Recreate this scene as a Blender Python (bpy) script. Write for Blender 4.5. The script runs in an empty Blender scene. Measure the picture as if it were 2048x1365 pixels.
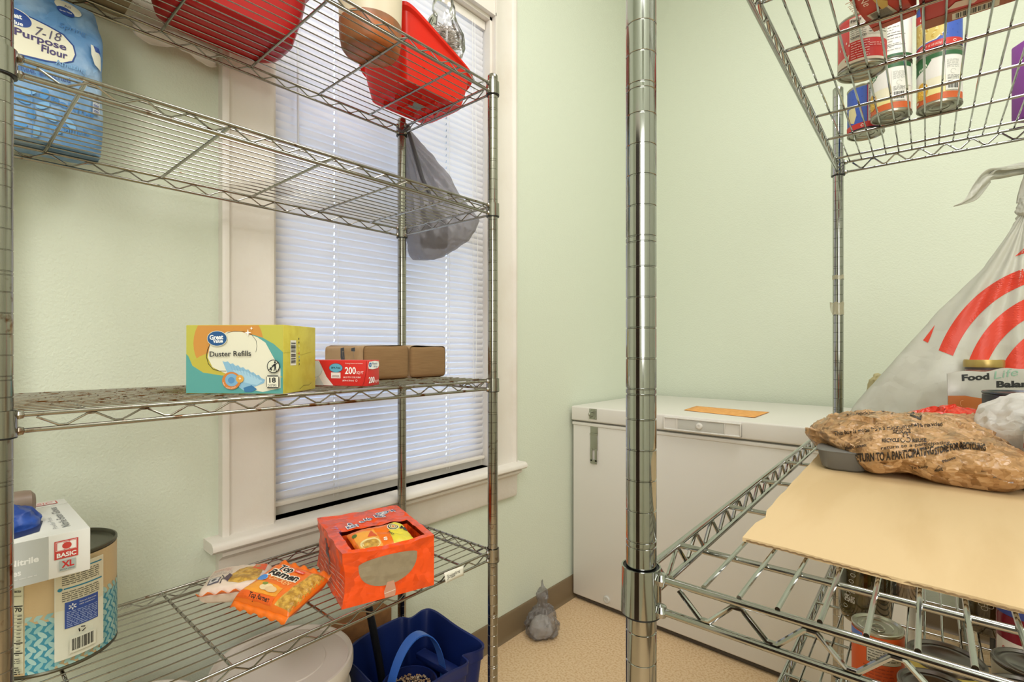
import bpy, bmesh, math, random
from mathutils import Vector, Matrix, noise
from mathutils.bvhtree import BVHTree
from mathutils.geometry import tessellate_polygon
random.seed(7)
pi = math.pi
S = bpy.context.scene
COL = S.collection
# ------------------------------------------------------------------ camera
ANG = math.radians(41.47)          # heading of the lens away from the window wall
CAMZ, FPX, HOR = 1.138, 1008.0, 697.0
Rv = Vector((math.cos(ANG), math.sin(ANG), 0)); Vv = Vector((-math.sin(ANG), math.cos(ANG), 0))
cam_d = bpy.data.cameras.new('camera'); cam = bpy.data.objects.new('camera', cam_d); COL.objects.link(cam)
cam.location = (0, 0, CAMZ); cam.rotation_euler = (pi/2, 0, ANG)
cam_d.sensor_width = 36; cam_d.lens = FPX/2048*36; cam_d.shift_y = (HOR-682.5)/2048; cam_d.clip_start = .01
S.camera = cam
# ------------------------------------------------------------------ light and exposure
S.view_settings.view_transform = 'Standard'; S.view_settings.look = 'None'
S.view_settings.gamma = 1; S.view_settings.use_curve_mapping = False
S.view_settings.exposure = 0.13
w = bpy.data.worlds.new('sky'); S.world = w; w.use_nodes = True
bg = w.node_tree.nodes['Background']; bg.inputs[0].default_value = (.62, .76, 1, 1); bg.inputs[1].default_value = 4.6
def area(name, loc, sx, sy, power, col, target=None):
    l = bpy.data.lights.new(name, 'AREA'); l.shape = 'RECTANGLE'; l.size = sx; l.size_y = sy; l.energy = power; l.color = col
    o = bpy.data.objects.new(name, l); COL.objects.link(o); o.location = loc
    if target: o.rotation_euler = (Vector(target)-Vector(loc)).to_track_quat('-Z', 'Y').to_euler()
    return o
area('ceiling_and_fill_light', (.15, 1.15, 3.28), .9, .9, 27, (1, .985, .965))
area('ceiling_and_fill_light', (.75, -.75, 3.2), 1.3, 1.3, 54, (1, .985, .97), (-.5, 1.0, .7))  # added soft fill from behind the camera, not a second ceiling lamp

area('camera_side_fill_light', (.95, -1.1, 1.55), .8, 1.0, 17, (1, .98, .96), (-.9, .9, .5))  # extra low fill added on the camera side, no lamp stands there
# ------------------------------------------------------------------ materials
def lin(h):
    h = h.lstrip('#'); h = ''.join(x*2 for x in h) if len(h) == 3 else h; c = [int(h[i:i+2], 16)/255 for i in (0, 2, 4)]
    return tuple(x/12.92 if x <= .04045 else ((x+.055)/1.055)**2.4 for x in c)+(1,)
MC = {}
def mat(name, hexc, rough=.6, metal=0, bump=0, bscale=60, c2=None, cscale=8, cfac=(.45, .6), spec=.5, trans=0, alpha=None, coat=0, transl=0, stretch=None, emit=0, crumple=0, cscl=45):
    if name in MC: return MC[name]
    m = bpy.data.materials.new(name); m.use_nodes = True; MC[name] = m
    nt = m.node_tree; N = nt.nodes; L = nt.links; b = N['Principled BSDF']
    b.inputs['Base Color'].default_value = lin(hexc); b.inputs['Roughness'].default_value = rough
    b.inputs['Metallic'].default_value = metal; b.inputs['Specular IOR Level'].default_value = spec
    b.inputs['Transmission Weight'].default_value = trans; b.inputs['Coat Weight'].default_value = coat
    if emit: b.inputs['Emission Color'].default_value = lin(hexc); b.inputs['Emission Strength'].default_value = emit
    co = None
    def coords():
        nonlocal co
        if co is None:
            g = N.new('ShaderNodeNewGeometry'); co = g.outputs['Position']
            if stretch:
                mp = N.new('ShaderNodeMapping'); L.new(co, mp.inputs[0]); mp.inputs['Scale'].default_value = stretch; co = mp.outputs[0]
        return co
    if c2:
        n = N.new('ShaderNodeTexNoise'); n.inputs['Scale'].default_value = cscale; n.inputs['Detail'].default_value = 6; L.new(coords(), n.inputs['Vector'])
        r = N.new('ShaderNodeValToRGB'); r.color_ramp.elements[0].position = cfac[0]; r.color_ramp.elements[1].position = cfac[1]
        r.color_ramp.elements[0].color = lin(hexc); r.color_ramp.elements[1].color = lin(c2)
        L.new(n.outputs['Fac'], r.inputs[0]); L.new(r.outputs[0], b.inputs['Base Color'])
    if bump:
        n = N.new('ShaderNodeTexNoise'); n.inputs['Scale'].default_value = bscale; n.inputs['Detail'].default_value = 4; L.new(coords(), n.inputs['Vector'])
        bp = N.new('ShaderNodeBump'); bp.inputs['Strength'].default_value = bump; bp.inputs['Distance'].default_value = .004
        L.new(n.outputs['Fac'], bp.inputs['Height']); L.new(bp.outputs[0], b.inputs['Normal'])
    if crumple:
        g = N.new('ShaderNodeNewGeometry'); n = N.new('ShaderNodeTexNoise'); n.inputs['Scale'].default_value = cscl*.5; n.inputs['Detail'].default_value = 3; L.new(g.outputs['Position'], n.inputs['Vector'])
        mx_ = N.new('ShaderNodeVectorMath'); mx_.operation = 'MULTIPLY_ADD'; L.new(n.outputs['Color'], mx_.inputs[0]); mx_.inputs[1].default_value = (1.6/cscl,)*3; L.new(g.outputs['Position'], mx_.inputs[2])
        hs = None
        for sc, wt_ in ((cscl, 1), (cscl*2.7, .8)):       # creased film: every cell is a flat facet tilted its own way
            v = N.new('ShaderNodeTexVoronoi'); v.inputs['Scale'].default_value = sc; L.new(mx_.outputs[0], v.inputs['Vector'])
            df = N.new('ShaderNodeVectorMath'); df.operation = 'SUBTRACT'; L.new(mx_.outputs[0], df.inputs[0]); L.new(v.outputs['Position'], df.inputs[1])
            cs = N.new('ShaderNodeVectorMath'); cs.operation = 'SUBTRACT'; L.new(v.outputs['Color'], cs.inputs[0]); cs.inputs[1].default_value = (.5, .5, .5)
            dt = N.new('ShaderNodeVectorMath'); dt.operation = 'DOT_PRODUCT'; L.new(df.outputs[0], dt.inputs[0]); L.new(cs.outputs[0], dt.inputs[1])
            q = N.new('ShaderNodeMath'); q.operation = 'MULTIPLY'; q.inputs[1].default_value = wt_; L.new(dt.outputs['Value'], q.inputs[0])
            if hs is None: hs = q.outputs[0]
            else: a_ = N.new('ShaderNodeMath'); a_.operation = 'ADD'; L.new(hs, a_.inputs[0]); L.new(q.outputs[0], a_.inputs[1]); hs = a_.outputs[0]
        bp = N.new('ShaderNodeBump'); bp.inputs['Strength'].default_value = crumple; bp.inputs['Distance'].default_value = 1.6; L.new(hs, bp.inputs['Height'])
        if b.inputs['Normal'].links: L.new(b.inputs['Normal'].links[0].from_socket, bp.inputs['Normal'])
        L.new(bp.outputs[0], b.inputs['Normal'])
    out = N['Material Output']
    if transl:
        t = N.new('ShaderNodeBsdfTranslucent'); t.inputs[0].default_value = lin(hexc); mx = N.new('ShaderNodeMixShader'); mx.inputs[0].default_value = transl
        L.new(b.outputs[0], mx.inputs[1]); L.new(t.outputs[0], mx.inputs[2]); L.new(mx.outputs[0], out.inputs[0])
    if alpha is not None:
        src = out.inputs[0].links[0].from_socket
        t = N.new('ShaderNodeBsdfTransparent'); mx = N.new('ShaderNodeMixShader'); mx.inputs[0].default_value = alpha
        L.new(t.outputs[0], mx.inputs[1]); L.new(src, mx.inputs[2]); L.new(mx.outputs[0], out.inputs[0])
    return m
def flat(h, rough=.45): return mat('print_'+h.lstrip('#'), h, rough)
def glassy(name, tint, fac=.12):
    if name in MC: return MC[name]
    m = bpy.data.materials.new(name); m.use_nodes = True; MC[name] = m; N = m.node_tree.nodes; L = m.node_tree.links
    N.remove(N['Principled BSDF']); t = N.new('ShaderNodeBsdfTransparent'); t.inputs[0].default_value = lin(tint)
    g = N.new('ShaderNodeBsdfGlossy'); g.inputs['Roughness'].default_value = .12; f = N.new('ShaderNodeFresnel'); f.inputs[0].default_value = 1.45
    a = N.new('ShaderNodeMath'); a.operation = 'ADD'; a.inputs[1].default_value = fac-.04; L.new(f.outputs[0], a.inputs[0])
    mx = N.new('ShaderNodeMixShader'); L.new(a.outputs[0], mx.inputs[0]); L.new(t.outputs[0], mx.inputs[1]); L.new(g.outputs[0], mx.inputs[2]); L.new(mx.outputs[0], N['Material Output'].inputs[0])
    return m
WALL = mat('green_wall_paint', '#d6dcca', .75, bump=.35, bscale=170)
WALLB = WALL
WHITE = mat('white_trim_paint', '#e4ddd4', .42, bump=.25, bscale=60, c2='#dacfc2', cscale=5, cfac=(.5, .8))
FLOOR = mat('tan_vinyl', '#dcc09a', .4, bump=.05, bscale=300, c2='#cba77c', cscale=130, cfac=(.45, .62))
BASEB = mat('brown_rubber', '#77644a', .45)
CEIL = mat('ceiling_paint', '#e8e6de', .8)
CHROME = mat('chrome', '#a9aaa7', .09, 1)
CHROME2 = mat('spotted_chrome', '#a09d95', .17, 1, c2='#6a4e38', cscale=60, cfac=(.64, .74))
RUSTY = mat('rusty_wire', '#a39f95', .26, 1, c2='#6a4424', cscale=45, cfac=(.56, .66))
BLACKP = mat('black_plastic', '#141416', .4)
# ------------------------------------------------------------------ object helpers
WT = {}
def wt(o): return WT.get(o.name, Vector((0, 0, 0)))
def thing(name, label, cat, loc, group=None):
    o = bpy.data.objects.new(name, None); COL.objects.link(o); o.empty_display_size = .05
    o.location = Vector(loc); WT[o.name] = Vector(loc); tag(o, label, cat, group); return o
def tag(o, label=None, cat=None, group=None, kind=None):
    if label: o['label'] = label
    if cat: o['category'] = cat
    if group: o['group'] = group
    if kind: o['kind'] = kind
    return o
def link(name, me, parent=None, at=None):
    o = bpy.data.objects.new(name, me); COL.objects.link(o)
    p = Vector(at) if at is not None else Vector((0, 0, 0))
    if parent is not None: o.parent = parent; o.location = p-wt(parent)
    else: o.location = p
    WT[o.name] = p; return o
def mk(name, verts, faces, m, parent=None, smooth=True, mi=None, at=None, angle=40):
    me = bpy.data.meshes.new(name)
    if parent is None and at is None and verts:          # a lone mesh gets its origin at its base
        xs = [v[0] for v in verts]; ys = [v[1] for v in verts]; zs = [v[2] for v in verts]
        at = Vector(((min(xs)+max(xs))/2, (min(ys)+max(ys))/2, min(zs))); verts = [Vector(v)-at for v in verts]
    elif at is None and parent is not None and verts:
        at = wt(parent).copy(); verts = [Vector(v)-at for v in verts]
    me.from_pydata([tuple(v) for v in verts], [], faces)
    for x in (m if isinstance(m, (list, tuple)) else [m]): me.materials.append(x)
    if mi: me.polygons.foreach_set('material_index', mi)
    me.validate(); me.update()
    if smooth:
        me.polygons.foreach_set('use_smooth', [True]*len(me.polygons)); me.set_sharp_from_angle(angle=math.radians(angle))
    return link(name, me, parent, at)
def joinm(parts):
    V = []; F = []
    for v, f in parts:
        n = len(V); V += [tuple(x) for x in v]; F += [tuple(i+n for i in q) for q in f]
    return V, F
def boxm(x0, x1, y0, y1, z0, z1):
    v = [(x, y, z) for z in (z0, z1) for y in (y0, y1) for x in (x0, x1)]
    return v, [(0, 2, 3, 1), (4, 5, 7, 6), (0, 1, 5, 4), (2, 6, 7, 3), (0, 4, 6, 2), (1, 3, 7, 5)]
def bevbox(w, d, h, r=.002, seg=2, cuts=0):
    bm = bmesh.new(); bmesh.ops.create_cube(bm, size=1)
    for v in bm.verts: v.co = Vector((v.co.x*w, v.co.y*d, (v.co.z+.5)*h))
    if r: bmesh.ops.bevel(bm, geom=list(bm.edges), offset=r, segments=seg, affect='EDGES', profile=.5)
    if cuts: bmesh.ops.subdivide_edges(bm, edges=[e for e in bm.edges if e.calc_length() > .02], cuts=cuts, use_grid_fill=True)
    v = [x.co.copy() for x in bm.verts]; f = [tuple(q.index for q in p.verts) for p in bm.faces]; bm.free(); return v, f
def xf(vf, loc=(0, 0, 0), rz=0, M=None):
    M = M or (Matrix.Translation(Vector(loc)) @ Matrix.Rotation(rz, 4, 'Z')); return [M @ Vector(v) for v in vf[0]], vf[1]
def tubem(pts, r, n=8, closed=False, caps=True):
    pts = [Vector(p) for p in pts]; V = []; F = []; m = len(pts); up = None
    for i, p in enumerate(pts):
        a = pts[(i-1) % m] if (closed or i > 0) else p; b = pts[(i+1) % m] if (closed or i < m-1) else p
        t = (b-a).normalized()
        if up is None: up = t.orthogonal().normalized()
        up = (up-t*up.dot(t)).normalized(); s = t.cross(up)
        rr = r[i] if isinstance(r, (list, tuple)) else r
        if not closed and 0 < i < m-1:
            c = (p-a).normalized().dot((b-p).normalized()); 
        for k in range(n):
            q = 2*pi*k/n; V.append(p+(up*math.cos(q)+s*math.sin(q))*rr)
    for i in range(m if closed else m-1):
        for k in range(n):
            a = i*n+k; b = i*n+(k+1) % n; c = ((i+1) % m)*n+(k+1) % n; d = ((i+1) % m)*n+k; F.append((a, b, c, d))
    if caps and not closed: F += [tuple(reversed(range(n))), tuple((m-1)*n+k for k in range(n))]
    return V, F
def lathem(prof, n=32, c=(0, 0, 0)):
    V = []; F = []; m = len(prof)
    for r, z in prof:
        for k in range(n): q = 2*pi*k/n; V.append((c[0]+r*math.cos(q), c[1]+r*math.sin(q), c[2]+z))
    for i in range(m-1):
        for k in range(n): F.append((i*n+k, i*n+(k+1) % n, (i+1)*n+(k+1) % n, (i+1)*n+k))
    if prof[0][0] > 1e-6: pass
    return V, F
def loftm(rings, n=64, disp=None, cap0=True, cap1=True, rz=0, loc=(0, 0, 0)):
    # rings: (z, ax, ay, exponent[, cx, cy])
    V = []; F = []
    for g in rings:
        z, ax, ay, e = g[:4]; cx, cy = (g[4], g[5]) if len(g) > 4 else (0, 0)
        for k in range(n):
            q = 2*pi*(k+.5)/n; c = math.cos(q); s = math.sin(q)
            x = cx+ax*math.copysign(abs(c)**(2/e), c); y = cy+ay*math.copysign(abs(s)**(2/e), s)
            p = Vector((x, y, z)); V.append(disp(p, q, z) if disp else p)
    m = len(rings)
    for i in range(m-1):
        for k in range(n): F.append((i*n+k, i*n+(k+1) % n, (i+1)*n+(k+1) % n, (i+1)*n+k))
    if cap0: F.append(tuple(reversed(range(n))))
    if cap1: F.append(tuple((m-1)*n+k for k in range(n)))
    return xf((V, F), loc, rz)
def crk(p, seed=0, s=1.0):
    q = Vector(p)*s+Vector((seed, seed*.7, -seed)); q = q+noise.noise_vector(q*.5)*.5
    v = noise.voronoi(q)[0]; u = noise.voronoi(q*2.3)[0]
    return min(v[1]-v[0], .6)*1.0+min(u[1]-u[0], .5)*.4+noise.noise(q*1.3)*.5-.5
def facet(p, s, seed=0):
    q = Vector(p)*s; q = q+noise.noise_vector(q*.5+Vector((seed, 0, 0)))*.45; r = noise.voronoi(q)[1][0]
    return (q-r).dot(noise.noise_vector(r*5.3+Vector((seed, 1, 2))))
def lump(c, R, prof, n=96, amp=.006, s=25, seed=1, rz=0):
    # R: radius list round the lump, prof: list of (rho 0..1, z)
    V = []; F = []; k0 = len(R)
    P = []
    for i in range(len(prof)-1):
        for t in range(6): a = t/6; P.append((prof[i][0]*(1-a)+prof[i+1][0]*a, prof[i][1]*(1-a)+prof[i+1][1]*a))
    P.append(prof[-1])
    for rho, z in P:
        for k in range(n):
            q = 2*pi*k/n; u = q/(2*pi)*k0; i = int(u) % k0; f = u-int(u); f = f*f*(3-2*f)
            r = (R[i]*(1-f)+R[(i+1) % k0]*f)*rho
            p = Vector((c[0]+r*math.cos(q+rz), c[1]+r*math.sin(q+rz), c[2]+z)); nrm = Vector((math.cos(q+rz)*rho, math.sin(q+rz)*rho, (z-.25*prof[-1][1])/max(.001, prof[-1][1])*.9)).normalized()
            d = crk(p, seed, s)*amp*.6+facet(p, s*1.5, seed)*amp*1.1
            p = p+nrm*d
            if p.z < c[2]+.0004: p.z = c[2]+.0004
            V.append(p)
    m = len(P)
    for i in range(m-1):
        for k in range(n): F.append((i*n+k, i*n+(k+1) % n, (i+1)*n+(k+1) % n, (i+1)*n+k))
    F.append(tuple(reversed(range(n)))); F.append(tuple((m-1)*n+k for k in range(n)))
    return V, F
# ------------------------------------------------------------------ picking places in the room (at their own depth) from the photograph
def ray(x, y): return (Rv*((x-1024)/FPX)+Vv+Vector((0, 0, (HOR-y)/FPX)))
CP = Vector((0, 0, CAMZ))
def P(x, y, depth): return CP+ray(x, y)*depth
def onz(x, y, z): d = ray(x, y); return CP+d*((z-CAMZ)/d.z)
def onx(x, y, X): d = ray(x, y); return CP+d*(X/d.x)
def ld(lat, dep, z): v = Rv*lat+Vv*dep; return Vector((v.x, v.y, z))
# ------------------------------------------------------------------ print and lettering as thin pieces on the surface
TC = {}
def textm(s, bold=0):
    k = (s, bold)
    if k in TC: return TC[k]
    cu = bpy.data.curves.new('t', 'FONT'); cu.body = s; cu.size = 1; cu.offset = bold; cu.resolution_u = 3; cu.fill_mode = 'BOTH'
    o = bpy.data.objects.new('t', cu); COL.objects.link(o); bpy.context.view_layer.update()
    me = bpy.data.meshes.new_from_object(o.evaluated_get(bpy.context.evaluated_depsgraph_get()))
    v = [(a.co.x, a.co.y) for a in me.vertices]; f = [tuple(p.vertices) for p in me.polygons]
    bpy.data.objects.remove(o); bpy.data.curves.remove(cu); bpy.data.meshes.remove(me)
    if v:
        x0 = min(a[0] for a in v); x1 = max(a[0] for a in v)
        v = [((a[0]-x0)/(x1-x0), a[1]/.73) for a in v]; ar = (x1-x0)/.73
    else: ar = 1
    TC[k] = (v, f, ar); return TC[k]
def clip(poly, x0, x1, y0, y1):
    for ax, lim, sg in ((0, x0, 1), (0, x1, -1), (1, y0, 1), (1, y1, -1)):
        out = []
        for i in range(len(poly)):
            a = poly[i-1]; b = poly[i]; da = (a[ax]-lim)*sg; db = (b[ax]-lim)*sg
            if (da >= 0) != (db >= 0):
                t = da/(da-db); out.append((a[0]+(b[0]-a[0])*t, a[1]+(b[1]-a[1])*t))
            if db >= 0: out.append(b)
        poly = out
        if len(poly) < 3: return []
    return poly
class Lab:
    """flat print: pieces in (u, v) metres on a face with origin O and axes u, v"""
    def __init__(s, O, u, v, bound=None):
        s.O = Vector(O); s.u = Vector(u).normalized(); s.v = Vector(v).normalized(); s.n = s.u.cross(s.v).normalized(); s.items = []; s.bound = bound; s.k = 0
    def px(s, x, y):
        d = ray(x, y); t = (s.O-CP).dot(s.n)/d.dot(s.n); q = CP+d*t-s.O; return (q.dot(s.u), q.dot(s.v))
    def poly(s, pts, c, pix=False, k=None):
        if pix: pts = [s.px(*p) for p in pts]
        if s.bound: pts = clip(pts, *s.bound)
        if len(pts) < 3: return
        tr = tessellate_polygon([[Vector((p[0], p[1], 0)) for p in pts]])
        s.k += 1; s.items.append((pts, [tuple(t) for t in tr], c, s.k if k is None else k))
    def rect(s, x0, y0, x1, y1, c): s.poly([(x0, y0), (x1, y0), (x1, y1), (x0, y1)], c)
    def ell(s, cx, cy, a, b, c, rot=0, n=36, pix=False, t0=0, t1=2*pi):
        P_ = []
        for i in range(n):
            q = t0+(t1-t0)*i/n; x = a*math.cos(q); y = b*math.sin(q); P_.append((cx+x*math.cos(rot)-y*math.sin(rot), cy+x*math.sin(rot)+y*math.cos(rot)))
        s.poly(P_, c, pix)
    def ring(s, cx, cy, a, b, w, c, rot=0, n=40, t0=0, t1=2*pi, pix=False):
        V = []; F = []
        for i in range(n+1):
            q = t0+(t1-t0)*i/n
            for k in (0, 1):
                x = (a-k*w)*math.cos(q); y = (b-k*w)*math.sin(q); p = (cx+x*math.cos(rot)-y*math.sin(rot), cy+x*math.sin(rot)+y*math.cos(rot)); V.append(s.px(*p) if pix else p)
        for i in range(n): F.append((2*i, 2*i+1, 2*i+3, 2*i+2))
        s.k += 1; s.items.append((V, F, c, s.k))
    def line(s, pts, w, c, pix=False):
        if pix: pts = [s.px(*p) for p in pts]
        V = []; F = []
        for i, p in enumerate(pts):
            a = Vector(pts[max(0, i-1)]); b = Vector(pts[min(len(pts)-1, i+1)]); t = (b-a).normalized(); n = Vector((-t.y, t.x))*w/2
            V += [(p[0]+n.x, p[1]+n.y), (p[0]-n.x, p[1]-n.y)]
        for i in range(len(pts)-1): F.append((2*i, 2*i+1, 2*i+3, 2*i+2))
        s.k += 1; s.items.append((V, F, c, s.k))
    def text(s, t, p0, p1, c, h=None, bold=0, pix=False, shear=0, arc=0):
        """from baseline start p0 to baseline end p1; h = capital height (metres)"""
        if pix: p0 = s.px(*p0); p1 = s.px(*p1)
        v, f, ar = textm(t, bold); d = Vector((p1[0]-p0[0], p1[1]-p0[1])); L_ = d.length; d.normalize(); n = Vector((-d.y, d.x)); h = h or L_/ar
        V = [(p0[0]+d.x*(a*L_+shear*b*h)+n.x*(b*h+arc*4*a*(1-a)), p0[1]+d.y*(a*L_+shear*b*h)+n.y*(b*h+arc*4*a*(1-a))) for a, b in v]
        s.k += 1; s.items.append((V, f, c, s.k))
    def lines(s, x0, x1, y1, n, dy, c, h=.0012, seed=0):
        rr = random.Random(seed)
        for i in range(n):
            x = x0
            while x < x1-.001:
                l = rr.uniform(.003, .009); s.rect(x, y1-i*dy-h, min(x1, x+l), y1-i*dy, c); s.k -= 1; x += l+.0014
        s.k += 1
    def bars(s, x0, y0, x1, y1, c='#151515', bgc='#e9e7de', vert=False, n=30, seed=1):
        s.rect(x0, y0, x1, y1, bgc); rr = random.Random(seed); ww = [rr.choice((1, 1, 2, 3)) for _ in range(2*n)]; tot = sum(ww); a = .08
        s.k += 1
        acc = 0
        for i, q in enumerate(ww):
            if i % 2 == 0:
                t0 = a+(1-2*a)*acc/tot; t1 = a+(1-2*a)*(acc+q)/tot
                if vert: s.rect(x0+(x1-x0)*.1, y0+(y1-y0)*t0, x1-(x1-x0)*.1, y0+(y1-y0)*t1, c)
                else: s.rect(x0+(x1-x0)*t0, y0+(y1-y0)*.14, x0+(x1-x0)*t1, y1-(y1-y0)*.1, c)
                s.k -= 1
            acc += q
        s.k += 1
    def build(s, parent, name='printed_label', fmap=None, maxlen=None, step=.00012, lift=.0003, label=None):
        cols = []; V = []; F = []; MI = []
        for pts, fs, c, k in s.items:
            if c not in cols: cols.append(c)
            ci = cols.index(c)
            if maxlen:
                bm = bmesh.new(); bv = [bm.verts.new((a[0], a[1], 0)) for a in pts]
                for q in fs:
                    try: bm.faces.new([bv[i] for i in q])
                    except ValueError: pass
                bmesh.ops.triangulate(bm, faces=bm.faces[:])
                for _ in range(7):
                    es = [e for e in bm.edges if e.calc_length() > maxlen]
                    if not es: break
                    bmesh.ops.subdivide_edges(bm, edges=es, cuts=1); bmesh.ops.triangulate(bm, faces=bm.faces[:])
                bm.verts.index_update(); pts = [(a.co.x, a.co.y) for a in bm.verts]; fs = [tuple(a.index for a in q.verts) for q in bm.faces]; bm.free()
            n0 = len(V); ok = []
            for a in pts:
                h = lift+step*k
                q = fmap(a[0], a[1], h) if fmap else s.O+s.u*a[0]+s.v*a[1]+s.n*h
                ok.append(q is not None); V.append(q if q is not None else Vector((0, 0, 0)))
            for q in fs:
                if all(ok[i] for i in q): F.append(tuple(i+n0 for i in q)); MI.append(ci)
        used = sorted({i for q in F for i in q}); mp = {a: b for b, a in enumerate(used)}
        V = [V[i] for i in used]; F = [tuple(mp[i] for i in q) for q in F]
        if not F: return None
        o = mk(name, V, F, [flat(c) if isinstance(c, str) else c for c in cols], parent, smooth=False, mi=MI)
        if label: o['label'] = label
        return o
def bvh(vf): return BVHTree.FromPolygons([Vector(v) for v in vf[0]], vf[1])
def raymap(tree, O, u, v, dirn):
    O = Vector(O); u = Vector(u).normalized(); v = Vector(v).normalized(); dirn = Vector(dirn).normalized()
    def f(a, b, h):
        hit = tree.ray_cast(O+u*a+v*b, dirn)
        if hit[0] is None: return None
        return hit[0]-dirn*h
    return f
class PixLab(Lab):
    """print on a crumpled surface: places are looked up once along the sight line, the pieces then lie on the surface itself"""
    def __init__(s, tree): s.tree = tree; s.items = []; s.bound = None; s.k = 0
    def px(s, x, y): return (x/1000, -y/1000)
    def build(s, parent, name='printed_lettering', maxlen=.006, lift=.0004, label=None):
        def f(a, b, h):
            d = ray(a*1000, -b*1000).normalized(); hit = s.tree.ray_cast(CP, d)
            if hit[0] is None: return None
            return hit[0]-d*h
        return Lab.build(s, parent, name, f, maxlen, step=.0001, lift=lift, label=label)
def cylmap(c, r, z0, a0):
    """u runs round the cylinder from angle a0, v up"""
    def f(u, v, h):
        q = a0+u/r; return Vector((c[0]+(r+h)*math.cos(q), c[1]+(r+h)*math.sin(q), z0+v))
    return f
def camang(c): return math.atan2(-c[1], -c[0])     # bearing from an object to the lens
# ================================================================== the room
WX, BY, RX, FY, CZ = -1.33, 2.68, 1.35, -1.35, 3.35
OY0, OY1, OZ0, OZ1 = .562, 1.386, .69, 2.395       # window opening
def struct(name, vf, m, parent=None, **k):
    o = mk(name, vf[0], vf[1], m, parent, **k)
    if parent is None: o['kind'] = 'structure'
    return o
struct('floor', boxm(WX-.12, RX+.1, FY-.1, BY+.1, -.06, 0), FLOOR, smooth=False)
struct('ceiling', boxm(WX-.12, RX+.1, FY-.1, BY+.1, CZ, CZ+.06), CEIL, smooth=False)
struct('wall_left', joinm([boxm(WX-.12, WX, FY-.1, OY0, 0, CZ), boxm(WX-.12, WX, OY1, BY+.1, 0, CZ), boxm(WX-.12, WX, OY0, OY1, 0, OZ0), boxm(WX-.12, WX, OY0, OY1, OZ1, CZ)]), WALL, smooth=False)
struct('wall_back', boxm(WX, RX, BY, BY+.1, 0, CZ), WALLB, smooth=False)
struct('wall_right', boxm(RX, RX+.1, FY-.1, BY+.1, 0, CZ), WALL, smooth=False)
struct('wall_front', joinm([boxm(WX, -.55, FY-.1, FY, 0, CZ), boxm(.3, RX, FY-.1, FY, 0, CZ), boxm(-.55, .3, FY-.1, FY, 2.05, CZ)]), WALL, smooth=False)
def bboard(L_):                                   # profile of the cove base, run along x
    pr = [(0, 0), (.022, 0), (.016, .006), (.011, .016), (.010, .088), (.006, .094), (0, .095)]
    V = [(x, y, z) for x in (0, L_) for y, z in pr]; n = len(pr)
    return V, [(i, (i+1) % n, n+(i+1) % n, n+i) for i in range(n)]+[tuple(reversed(range(n))), tuple(range(n, 2*n))]
struct('baseboard_left', xf(bboard(BY-FY), (WX, BY, 0), -pi/2), BASEB)
struct('baseboard_back', xf(bboard(RX-WX), (RX, BY, 0), pi), BASEB)
struct('baseboard_right', xf(bboard(BY-FY), (RX, FY, 0), pi/2), BASEB)
door = struct('reflection_door', boxm(-.55, .3, FY-.08, FY-.03, 0, 2.05), mat('dark_wood', '#33231a', .4, c2='#3a261a', cscale=30, stretch=(8, 8, .6)), smooth=False)  # unseen dark door, added so the chrome posts reflect dark streaks
struct('door_panel', joinm([xf(bevbox(.3, .012, h, .004), (x, FY-.026, z)) for x in (-.32, .07) for z, h in ((.15, .75), (1.05, .85))]), mat('dark_wood', '#4a3324'), door)
struct('door_handle', xf(lathem([(0, 0), (.026, 0), (.028, .01), (.012, .02), (.012, .04), (.028, .05), (.026, .068), (0, .072)], 24), M=Matrix.Translation((.24, FY-.03, 1.0)) @ Matrix.Rotation(-pi/2, 4, 'X')), CHROME, door)
struct('trim_1', joinm([boxm(-.64, -.55, FY-.01, FY+.015, 0, 2.05), boxm(.3, .39, FY-.01, FY+.015, 0, 2.05), boxm(-.64, .39, FY-.01, FY+.015, 2.05, 2.14)]), WHITE, smooth=False)
# ---- window with casing, stool, apron, sashes and panes
def casing_profile(wd): return [(0, 0), (0, .026), (.006, .030), (.014, .030), (.020, .022), (.026, .019), (wd-.018, .019), (wd-.012, .023), (wd, .023), (wd, 0)]
def run_y(prof, z, y0, y1, flip=False):            # horizontal member on the wall: prof (up, out)
    V = [(WX+o, y, z+(-u if flip else u)) for y in (y0, y1) for u, o in prof]; n = len(prof)
    return V, [(i, (i+1) % n, n+(i+1) % n, n+i) for i in range(n)]+[tuple(reversed(range(n))), tuple(range(n, 2*n))]
def run_z(prof, y, z0, z1, sg):
    V = [(WX+o, y+sg*u, z) for z in (z0, z1) for u, o in prof]; n = len(prof)
    return V, [(i, (i+1) % n, n+(i+1) % n, n+i) for i in range(n)]+[tuple(reversed(range(n))), tuple(range(n, 2*n))]
CW = .122
jam = joinm([boxm(WX-.12, WX+.004, OY0-.001, OY0+.012, OZ0, OZ1), boxm(WX-.12, WX+.004, OY1-.012, OY1+.001, OZ0, OZ1), boxm(WX-.12, WX+.004, OY0, OY1, OZ1-.012, OZ1+.001)])
win = struct('window_1', jam, WHITE, smooth=False)
struct('casing', run_z(casing_profile(CW), OY0-CW, OZ0, OZ1+CW, 1), WHITE, win)
struct('casing', run_z(casing_profile(CW), OY1+CW, OZ0, OZ1+CW, -1), WHITE, win)
struct('head_casing', run_y(casing_profile(CW), OZ1+CW, OY0-.004, OY1+.004, True), WHITE, win)
st_ = [(0, -.12), (.0, .052), (-.004, .060), (-.010, .064), (-.018, .064), (-.024, .058), (-.026, .048), (-.026, -.12)]
struct('window_sill', run_y(st_, OZ0, OY0-CW-.032, OY1+CW+.018), WHITE, win)
ap_ = [(0, 0), (0, .036), (-.006, .044), (-.014, .044), (-.022, .030), (-.030, .020), (-.104, .018), (-.112, .013), (-.112, 0)]
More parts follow.
